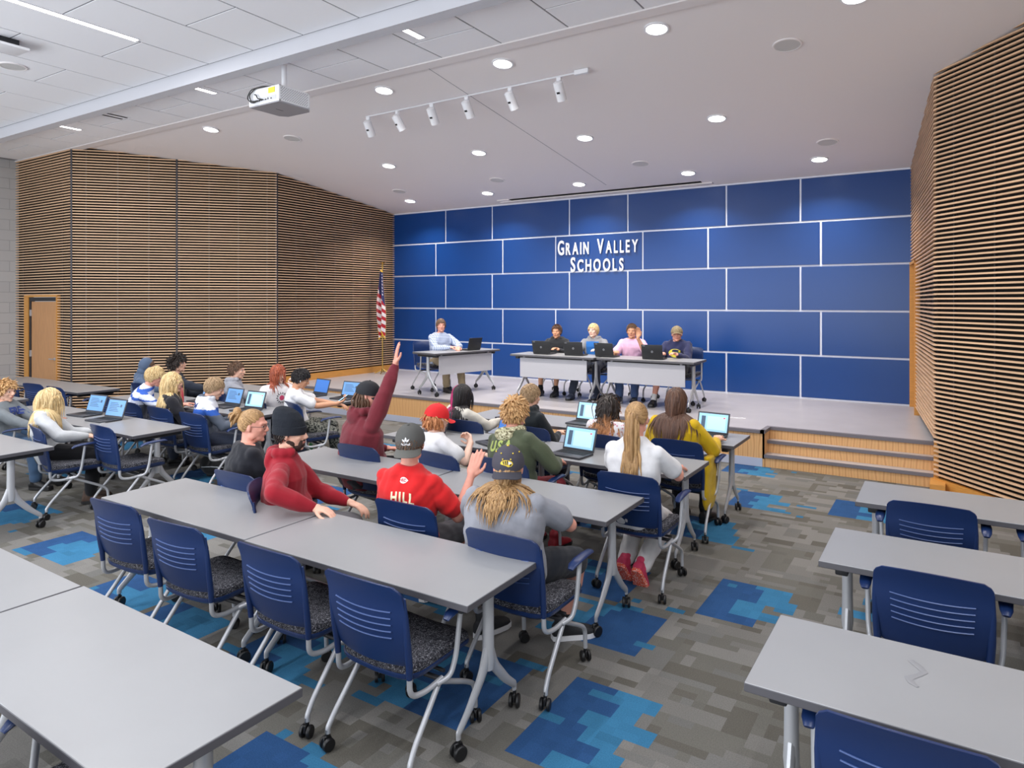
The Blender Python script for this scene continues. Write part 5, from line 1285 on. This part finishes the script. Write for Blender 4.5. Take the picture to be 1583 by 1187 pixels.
J = person('hunched student in slate hoodie with the hood up', L_, -40, s=1.0, fat=1.05, a1=12, a2=22, b=8, yaw=-8, pitch=10, R_=(.3, .42, .775), topc=rgb(82, 98, 122), top='slate_hoodie', sleeve='long', hood=1.0, botc=rgb(60, 60, 70), skin='light', seed=37, tfold=.006)
make_hair(J['root'], J, 'short', 'brown', N=200, L=.04, r=.008, seed=37, jit=.2)
B = Blob(); B.ell(Hp(J, (0, -.028, .028)), V3(.100, .108, .118), J['R']); B.ell(Hp(J, (0, -.05, -.07)), V3(.09, .09, .08), J['R']); solid('raised_hood', B, MATS['cloth_slate_hoodie'], J['shirt'], .009, 5, .003, 40, 3)

# --- on the stage ------------------------------------------------------
M_plaid = bpy.data.materials.new('plaid'); M_plaid.use_nodes = True
def plaid():
    N = M_plaid.node_tree.nodes; Lk = M_plaid.node_tree.links; b = N['Principled BSDF']; b.inputs['Roughness'].default_value = .9
    tc = N.new('ShaderNodeTexCoord'); prev = None
    for ax, (sc, rot) in enumerate(((1, (0, 0, 0)), (1, (0, PI/2, 0)))):
        mp = N.new('ShaderNodeMapping'); mp.inputs['Rotation'].default_value = rot; Lk.new(tc.outputs['Object'], mp.inputs[0])
        w = N.new('ShaderNodeTexWave'); w.inputs['Scale'].default_value = 11; w.bands_direction = 'X'; Lk.new(mp.outputs[0], w.inputs[0])
        r = N.new('ShaderNodeMapRange'); r.inputs[1].default_value = .55; r.inputs[2].default_value = .8; r.inputs[3].default_value = 0; r.inputs[4].default_value = .5; Lk.new(w.outputs['Fac'], r.inputs[0])
        if prev is None: prev = r
        else:
            a = N.new('ShaderNodeMath'); a.operation = 'ADD'; Lk.new(prev.outputs[0], a.inputs[0]); Lk.new(r.outputs[0], a.inputs[1]); prev = a
    mx = N.new('ShaderNodeMix'); mx.data_type = 'RGBA'; mx.inputs[6].default_value = (*rgb(196, 206, 226), 1); mx.inputs[7].default_value = (*rgb(92, 112, 156), 1)
    Lk.new(prev.outputs[0], mx.inputs[0]); Lk.new(mx.outputs[2], b.inputs['Base Color'])
plaid()
L_ = (-7.98, 9.80)
J = person('man in blue plaid shirt and khaki trousers sitting alone on stage', L_, -112, s=1.06, fat=1.1, a1=2, a2=6, yaw=-22, pitch=0, z0=STZ, R_=(.04, .36, .79), L_=(-.10, .40, .79), Rel=(.9, -.3, -.5), Lel=(-.9, -.3, -.5), topmat=M_plaid, topc=C_white, top='plaid', sleeve='long', botc=rgb(150, 134, 108), skin='rosy', seed=40, shoe=mat('shoe_dark', rgb(34, 32, 34)), FR=(.10, .34), FL=(-.18, .40))
make_hair(J['root'], J, 'short', 'brown', N=420, L=.05, r=.008, seed=40, jit=.2, grav=.3)
q = MB(); 
for sx in (-1, 1): q.tube([J['nb']+J['r2']*sx*.05-J['f2']*.02, J['nb']+J['r2']*sx*.055+J['f2']*.03, J['nb']+J['r2']*sx*.02+J['f2']*.075-J['u2']*.04], [.014, .016, .008], 8, ry=.005)
q.build('collar', M_plaid, J['shirt'])
SY = 10.50
L_ = (-5.78, SY)
J = person('boy in black hoodie and shorts on stage, leftmost of four', L_, 188, s=1.0, a1=6, a2=10, yaw=4, pitch=2, z0=STZ, R_=(.17, .36, .79), L_=(-.17, .36, .79), topc=rgb(40, 42, 46), top='dark_hoodie', sleeve='long', hood=1.0, botc=rgb(40, 40, 46), bottom='shorts', skin='tan', seed=41, shoe=mat('shoe_black', rgb(30, 31, 35)), sock=cloth('sock_black', rgb(26, 26, 30)), FR=(.16, .36), FL=(-.12, .36))
make_hair(J['root'], J, 'short', 'chestnut', N=420, L=.034, r=.0075, seed=41, jit=.2, grav=.05, lift=.2)
L_ = (-5.02, SY+.02)
def ghcol(V):
    C = np.tile(np.array(rgb(132, 134, 140)), (len(V), 1)); m_ = (V[:, 2] < .93) & (np.abs(V[:, 0]) < .11) & (V[:, 1] > .0) & (V[:, 2] > .70); C[m_] = rgb(40, 108, 184); C[(V[:, 0] < -.16) & (V[:, 2] < .86)] = rgb(120, 116, 104); return C
J = person('blond boy in grey hoodie with blue chest print on stage', L_, 186, s=1.02, a1=6, a2=10, yaw=-6, pitch=-4, roll=3, z0=STZ, R_=(.17, .36, .79), L_=(-.2, .34, .79), topmat=M_jer, topcol=ghcol, top='jersey', sleeve='long', hood=1.0, botc=rgb(36, 42, 60), skin='pale', seed=42, shoe=mat('shoe_navy', rgb(62, 68, 88)), FR=(.20, .50), FL=(-.16, .30))
make_hair(J['root'], J, 'short', 'blond', N=420, L=.05, r=.0085, seed=42, jit=.2, grav=.25)
L_ = (-4.32, SY)
J = person('boy in pink tee and jeans on stage with a raised hand', L_, 190, s=1.03, a1=4, a2=6, yaw=4, pitch=0, z0=STZ, L_=(-.17, .30, 1.02), R_=(.17, .36, .79), Lel=(-.5, .6, -1), Lh=((-.1, .0, 1), (.3, 1, 0)), topc=rgb(214, 172, 200), top='pink_tee', botc=rgb(64, 84, 124), skin='tan', seed=43, shoe=M_black, sole=M_sole, FR=(.10, .40), FL=(-.14, .42))
make_hair(J['root'], J, 'short', 'brown', N=420, L=.03, r=.0075, seed=43, jit=.2, grav=.1)
L_ = (-3.55, SY+.02)
J = person('boy in camouflage cap and navy hoodie with yellow oval print', L_, 186, s=1.04, fat=1.18, a1=4, a2=8, yaw=14, pitch=2, z0=STZ, R_=(.14, .38, .79), L_=(-.10, .38, .79), topc=rgb(44, 48, 82), top='navy_hoodie', sleeve='long', hood=1.0, botc=rgb(28, 28, 32), bottom='shorts', skin='rosy', seed=44, shoe=M_black, sock=cloth('sock_white', rgb(210, 210, 212)), FR=(.24, .48), FL=(-.05, .25))
v, f = emblem_disc(1); v = [Vector((p.x*.105, p.y*.065, 0)) for p in v]; back_decal(J, 'oval_print', (v, f), mat('print_yellow', rgb(218, 206, 70), rough=.8), front=True, up=-.06)
v, f = emblem_disc(1); v = [Vector((p.x*.05+.02, p.y*.022+.005, 0)) for p in v]; dd = back_decal(J, 'fish_print', (v, f), mat('print_green', rgb(70, 110, 70), rough=.8), front=True, up=-.06); dd.location = Vector(J['f2'])*.0015
make_hair(J['root'], J, 'short', 'brown', N=240, L=.03, r=.0075, seed=45, capz=(.05, .25))
make_cap(J, ramp_mat('camo_cap', 'noise', 70, [(.4, rgb(96, 84, 62)), (.5, rgb(158, 142, 112)), (.6, rgb(120, 108, 82))], rough=.9, detail=2), back=False, tilt=-6)
# ------------------------------------------------------------ things on tables, floor and ceiling
M_lap = mat('laptop_grey', rgb(58, 60, 66), rough=.45); M_lapb = mat('laptop_black', rgb(34, 35, 38), rough=.5); M_key = mat('keys_black', rgb(20, 20, 22), rough=.6)
def scr(name, c, e): return mat(name, c, rough=.25, emit=c, estr=e)
S_lite = scr('screen_light', rgb(150, 200, 232), .5); S_blue = scr('screen_blue', rgb(64, 112, 184), .55); S_dim = scr('screen_grey', rgb(96, 140, 190), .6); S_off = mat('screen_off', rgb(30, 34, 42), rough=.2)
S_bar = scr('screen_bar', rgb(62, 82, 104), .6); S_red = scr('screen_red', rgb(190, 60, 70), .7); S_page = scr('screen_page', rgb(180, 214, 238), .5)
def laptop(label, loc, rz, kind='lite', openang=108, group='laptops on the tables', body=None, logo=False):
    t = thing('laptop', label, 'laptop', loc, math.radians(rz), group); m = body or M_lap
    q = MB(); q.rbox(-.160, .160, -.115, .112, .002, .019, .006, 2); q.build('base', m, t)
    q = MB()
    for r_ in range(5):
        for c in range(12): q.box(-.140+c*.0236, -.140+c*.0236+.0195, -.02+r_*.0235, -.02+r_*.0235+.019, .0185, .0212)
    q.build('keyboard', M_key, t)
    q = MB(); q.box(-.045, .045, -.098, -.038, .0188, .0196); q.build('touchpad', M_lapb, t)
    A = Matrix.Translation((0, .110, .017)) @ Matrix.Rotation(math.radians(90-openang), 4, 'X')   # lid: local x, z up, screen towards -y
    q = MB(); q.rbox(-.160, .160, -.004, .006, .002, .212, .004, 2, A); q.rbox(-.12, .12, -.006, .012, -.006, .008, .003, 1, A); lid = q.build('lid', m, t)
    def pan(nm, x0, x1, z0, z1, off, mm, par):
        q = MB(); V = [A @ Vector(p) for p in [(x0, off, z0), (x1, off, z0), (x1, off, z1), (x0, off, z1), (x0, off+.0006, z0), (x1, off+.0006, z0), (x1, off+.0006, z1), (x0, off+.0006, z1)]]
        q.add(V, [(0,1,2,3), (7,6,5,4), (0,4,5,1), (1,5,6,2), (2,6,7,3), (3,7,4,0)], False); return q.build(nm, mm, par)
    if kind != 'back':
        pan('display', -.145, .145, .022, .196, -.0052, dict(lite=S_lite, blue=S_blue, dim=S_dim, off=S_off)[kind], lid)
        if kind == 'lite':
            pan('window_bar', -.118, -.078, .045, .170, -.0062, S_bar, lid); pan('page', -.060, .125, .040, .172, -.0062, S_page, lid); pan('badge', .100, .118, .156, .166, -.0072, S_red, lid)
        if kind == 'dim':
            for k in range(6): pan('text_line', -.11, .02+.02*(k % 3), .160-.018*k, .166-.018*k, -.0062, S_bar, lid)
            pan('badge', .07, .10, .12, .15, -.0062, S_bar, lid)
    if logo:
        q = MB(); q.lathe([(.0, .0), (.017, .0), (.017, .0012), (0, .0012)], 20, A @ Matrix.Translation((0, .006, .105)) @ Matrix.Rotation(-PI/2, 4, 'X'), cap=False); lg = q.build('round_logo', mat('logo_silver', rgb(150, 152, 158), rough=.3), lid)
        v, f = text_mesh('hp', .026, bold=.0006); q = MB(); q.add([A @ Vector((-p.x, .0076, p.y+.099)) for p in v], f, False); q.build('logo_letters', M_lapb, lg)
        q = MB(); V = [A @ Vector(p) for p in [(.10, .0062, .19), (.14, .0062, .19), (.14, .0062, .198), (.10, .0062, .198)]]; q.add(V, [(0, 1, 2, 3)], False); q.build('corner_mark', MATS['logo_silver'], lid)
    return t
Tz = .7352
for a in [('open laptop with light blue page right of the olive jacket', (-2.72, 5.22), -6, 'lite'), ('open laptop with dark bezel between red-cap student and olive jacket', (-3.52, 5.24), -24, 'blue'),
          ('dark open laptop left of the red cap', (-4.36, 5.34), -38, 'off'), ('open laptop with plain blue screen under the magenta-haired student\'s hand', (-4.12, 6.48), -14, 'blue'),
          ('open laptop with sidebar page at the stage row, right of the black hoodie', (-3.30, 6.62), -4, 'lite'), ('open laptop right of the mustard sweater', (-1.96, 6.62), -4, 'lite'),
          ('laptop with blue screen in front of the phone user', (-7.48, 6.60), -6, 'blue'), ('laptop with dim screen left of the raised-hand student', (-6.88, 6.60), 4, 'dim'),
          ('open laptop with pale blue screen behind the bun woman', (-7.12, 5.24), 4, 'lite'), ('laptop seen edge-on before the jersey boy', (-7.62, 5.30), 0, 'dim'),
          ('laptop before the blond girl in black', (-8.28, 5.42), 2, 'dim'), ('nearer of two open laptops beside the blond girl in light grey', (-7.86, 3.97), 6, 'dim'),
          ('farther of two open laptops beside the blond girl in light grey', (-8.42, 4.04), 6, 'dim')]:
    laptop(a[0], (*a[1], Tz), a[2], a[3])
Ts = STZ+Tz
laptop('black laptop before the man in the plaid shirt, seen from behind', (-7.20, 9.92, Ts), -100, 'off', 104, 'laptops on the stage tables', M_lapb)
for x, y, r, lab in [(-5.62, 9.86, 182, 'black laptop before the boy in the black hoodie, leftmost of four'), (-5.05, 9.88, 186, 'black laptop before the boy in the grey hoodie, second of four'),
                  (-4.50, 9.88, 178, 'black laptop before the boy in pink, third of four'), (-3.72, 9.86, 184, 'black laptop with round logo before the camouflage cap boy')]:
    laptop(lab, (x, y, Ts), r, 'off', 104, 'laptops on the stage tables', M_lapb, logo=True)
# drinks
t = thing('drink_bottle', 'red sports bottle on the table beside the blond girl in black', 'bottle', (-8.42, 5.22, Tz))
q = MB(); q.lathe([(.030, 0), (.036, .01), (.037, .12), (.030, .15), (.022, .165)], 20); q.build('body', mat('bottle_red', rgb(200, 70, 84), rough=.35), t)
q = MB(); q.lathe([(.024, .16), (.025, .185), (.014, .19), (.012, .21), (.004, .212)], 16); q.build('cap', mat('bottle_cap_red', rgb(216, 110, 120), rough=.4), t)
t = thing('water_bottle', 'clear water bottle on the carpet under the grey tee boy\'s chair', 'bottle', (-2.30, 3.86, 0))
q = MB(); q.lathe([(.024, .0), (.032, .008), (.033, .05), (.030, .06), (.033, .07), (.030, .085), (.033, .10), (.033, .135), (.014, .175), (.014, .185)], 24); q.build('body', mat('clear_plastic', (.9, .93, .95), rough=.08, trans=.92), t)
q = MB(); q.lathe([(.0335, .075), (.0335, .12)], 24, cap=False); q.build('wrapper', mat('wrapper', rgb(200, 204, 210), rough=.4), t)
q = MB(); q.lathe([(.016, .183), (.016, .198), (.002, .199)], 16); q.build('cap', mat('cap_plastic', rgb(200, 40, 40)), t)
# bags
t = thing('backpack', 'dark backpack on the carpet under the jersey boy\'s table', 'backpack', (-7.30, 4.98, 0), .5)
B = Blob(); B.ell((0, 0, .13), (.21, .13, .13)); B.ell((.02, -.08, .10), (.14, .07, .09)); o = solid('body', B, cloth('backpack', rgb(34, 34, 36)), t, .012, 6, .010, 26, 3)
q = MB(); q.tube([(-.15, .02, .22), (-.07, 0, .28), (.03, 0, .285), (.1, .02, .23)], .014, 8, ry=.006); q.build('strap', cloth('strap', rgb(60, 52, 44)), t)
q = MB(); q.tube([(-.12, -.13, .12), (0, -.155, .13), (.14, -.13, .12)], .006, 6); q.build('zip', M_silver, t)
t = thing('bag', 'green and pink patterned bag on the carpet behind the beanie boy', 'bag', (-7.15, 6.15, 0), .2)
B = Blob(); B.ell((0, 0, .13), (.13, .09, .14)); solid('body', B, ramp_mat('patterned_bag', 'voronoi', 22, [(.2, rgb(196, 150, 140)), (.35, rgb(40, 120, 60)), (.5, rgb(24, 74, 40))], rough=.9), t, .012, 5, .008, 26, 5)
q = MB(); q.tube(bez([(-.08, 0, .22), (-.06, 0, .33), (.06, 0, .33), (.08, 0, .22)], 5), .008, 8); q.build('handle', M_dark, t)
# small things
q = MB(); P = [Vector((-8.0+.35*i/14, 4.16+.05*math.sin(i*.8)-.02*i, Tz+.004)) for i in range(15)]; q.tube([p-Vector((-8.3, 4.1, Tz)) for p in P], .003, 6); o = q.build('charging_cable', M_white); o.location = (-8.3, 4.1, Tz); setp(o, 'white charging cable lying between the two laptops at left', 'cable')
t = thing('pencil', 'orange pencil on the table beside the near left laptop', 'pencil', (-8.44, 3.80, Tz+.004), .3)
q = MB(); q.tube([(-.08, 0, 0), (.08, 0, 0)], .0038, 6); q.build('shaft', mat('pencil_orange', rgb(206, 110, 60)), t); q = MB(); q.tube([(.08, 0, 0), (.096, 0, 0)], [.0038, .0006], 6); q.build('tip', M_dark, t)
t = thing('phone', 'black phone on the table end left of the raised arm', 'phone', (-6.80, 6.86, Tz), .2); q = MB(); q.rbox(-.074, .074, -.036, .036, 0, .009, .003, 1); q.build('case', M_black, t); q = MB(); q.box(-.068, .068, -.032, .032, .0088, .0096); q.build('glass', S_off, t)
q = MB(); q.tube([(-.14, -.03, 0), (-.05, .0, 0), (.02, -.02, 0), (.07, .03, 0), (.12, .02, 0), (.05, -.02, 0), (.0, .01, 0)], .004, 6); o = q.build('stage_cable', M_white); o.location = (-2.45, 9.60, STZ+.004); setp(o, 'short white cable lying on the stage floor', 'cable')
# projector
pj.location = (-6.54, 5.30, 4.28)
q = MB(); q.prism([(-.26, -.25), (.26, -.25), (.26, .17), (.19, .25), (-.19, .25), (-.26, .17)], .012, .19); q.build('body', mat('projector_white', rgb(226, 228, 232), rough=.4), pj)
q = MB(); q.prism([(-.255, -.245), (.255, -.245), (.255, .165), (.185, .245), (-.185, .245), (-.255, .165)], 0, .014); q.build('bottom_cover', mat('projector_grey', rgb(150, 150, 156), rough=.5), pj)
q = MB()
for i in range(26):
    for j in range(10):
        if (i+j) % 2 == 0: q.box(.2595, .2615, -.225+i*.0148, -.225+i*.0148+.0095, .03+j*.0148, .03+j*.0148+.010)
g = q.build('vent_grille', mat('vent_dark', rgb(112, 114, 122), rough=.8), pj)
q = MB(); q.box(.262, .265, -.245, -.232, .015, .188); q.box(.262, .265, .155, .168, .015, .188); q.box(.262, .265, -.245, .168, .015, .026); q.box(.262, .265, -.245, .168, .178, .188); q.build('side_frame', MATS['projector_white'], pj)
q = MB(); q.box(-.235, .215, -.2525, -.249, .035, .085); q.build('port_panel', mat('port_panel', rgb(200, 202, 208), rough=.5), pj)
for k, (x, w) in enumerate([(-.19, .03), (-.14, .02), (-.09, .03), (-.04, .016), (.02, .03), (.07, .012), (.12, .02)]):
    q = MB(); q.box(x, x+w, -.256, -.252, .048, .048+.012+.008*(k % 2)); q.build('port', M_black, pj)
q = MB(); q.box(.08, .19, -.2545, -.2505, .115, .175); q.build('warning_sticker', mat('sticker_yellow', rgb(232, 226, 60), rough=.5), pj)
for pts in ([(-.05, -.255, .06), (-.14, -.30, .02), (-.25, -.29, .10), (-.2, -.27, .2), (-.02, -.22, .225), (.08, -.1, .215), (.04, .0, .2)], [(-.1, -.255, .06), (-.19, -.28, .05), (-.22, -.28, .14), (-.13, -.26, .205), (.06, -.2, .215), (.1, -.1, .2)], [(.0, -.255, .055), (-.07, -.28, .07), (-.1, -.28, .12), (-.14, -.27, .13)]):
    q = MB(); q.tube(bez(pts, 6), .0065, 8); q.build('cable', M_black, pj)
q = MB(); q.tube([(.04, .0, .19), (.04, .0, .545)], .030, 16); q.rbox(-.02, .10, -.06, .06, .19, .205, .004, 1); q.lathe([(.032, .515), (.05, .53), (.05, .542)], 20, Matrix.Translation((.04, 0, 0))); q.build('ceiling_mount', M_white, pj)
q = MB(); q.tube([(-.02, -.02, .2), (.0, -.03, .27)], .014, 8); q.build('blue_plug', mat('plug_blue', rgb(50, 96, 150)), pj)
q = MB(); q.box(-.03, -.022, -.06, .04, -.0012, .0); q.build('maker_mark', M_dark, pj)
# flag
FX, FY = -10.60, 11.32
t = thing('flag', 'American flag with gold fringe hanging on a brass pole stand in the left stage corner', 'flag', (FX, FY, STZ))
q = MB(); q.tube([(0, 0, .05), (0, 0, 2.36)], .014, 12); q.build('pole', M_gold, t)
q = MB()
q.lathe([(.02, .10), (.03, .09), (.035, .05), (.02, .03), (.012, .11)], 20)
for k in range(4):
    a = k*PI/2+.5; q.tube([(0, 0, .10), (.07*math.cos(a), .07*math.sin(a), .055), (.16*math.cos(a), .16*math.sin(a), .014), (.185*math.cos(a), .185*math.sin(a), .008)], [.014, .014, .011, .008], 10)
q.build('stand', M_gold, t)
q = MB(); q.ell((0, 0, 2.385), (.022, .022, .026)); q.tube([(0, 0, 2.40), (0, 0, 2.44)], [.02, .012], 8)
q.tube([(-.10, .0, 2.475), (-.05, .0, 2.455), (0, 0, 2.45), (.05, .0, 2.455), (.10, .0, 2.475)], [.004, .016, .022, .016, .004], 8, ry=[.003, .006, .012, .006, .003]); q.ell((0, .0, 2.465), (.013, .013, .018)); q.build('eagle_finial', M_gold, t)
nu, nv = 110, 150; V = []; C = []; F = []; rd, wt, bl, gd = rgb(178, 30, 44), rgb(226, 220, 220), rgb(38, 44, 92), rgb(226, 178, 50)
def fl(u, v):
    # u across the gathered cloth, v down; the cloth hangs in deep folds and widens downwards
    wd = .035+.125*min(1, v*1.5)**.8; ph = u*PI*3.1+.5
    x = (-.62+1.25*u)*wd + .018*math.sin(v*7+u*4)*v; y = -.03-.055*min(1, .25+v)*math.sin(ph)-.02
    zt = 2.30-.02*u; ln = 1.42+.12*math.sin(u*PI*2.2+.4)-.35*(1 if u < .18 else 0)*(1-u/.18*.6)
    if u < .12: ln -= .1
    return (x+.01, y, zt-ln*v), ln
STARS = [(u0, v0) for v0 in np.arange(.06, .40, .052) for u0 in (.36+.09*((v0*100) % 2 > 1), .55, .70, .86)]
for j in range(nv+1):
    for i in range(nu+1):
        u, v = i/nu, j/nv; p, ln = fl(u, v); V.append(p)
        s_ = v*ln*1.0-.22*u*min(1, v*2)*1.0; edge = v > 1-.04/ln or (u < .02 and v > .55) or u > .985
        if edge and v > .1: c = gd
        elif v*ln < .03: c = gd
        elif v < .30+.22*u:
            c = bl
            for (a, b_) in STARS:
                if ((u-a)/.035)**2+((v-b_)/.013)**2 < 1: c = wt; break
        else: c = rd if int((s_+.4*u*0-.25)/.082) % 2 else wt
        C.append(c)
for j in range(nv):
    for i in range(nu): a = j*(nu+1)+i; F.append((a, a+1, a+nu+2, a+nu+1))
q = MB(); q.v = V; q.f = F; q.sm = [True]*len(F); q.c = C
fc = q.build('flag_cloth', mat('flag_cloth', (1, 1, 1), rough=.7, attr='col', bump=.1, bscale=300), t, auto=False)
md = fc.modifiers.new('s', 'SOLIDIFY'); md.thickness = .004
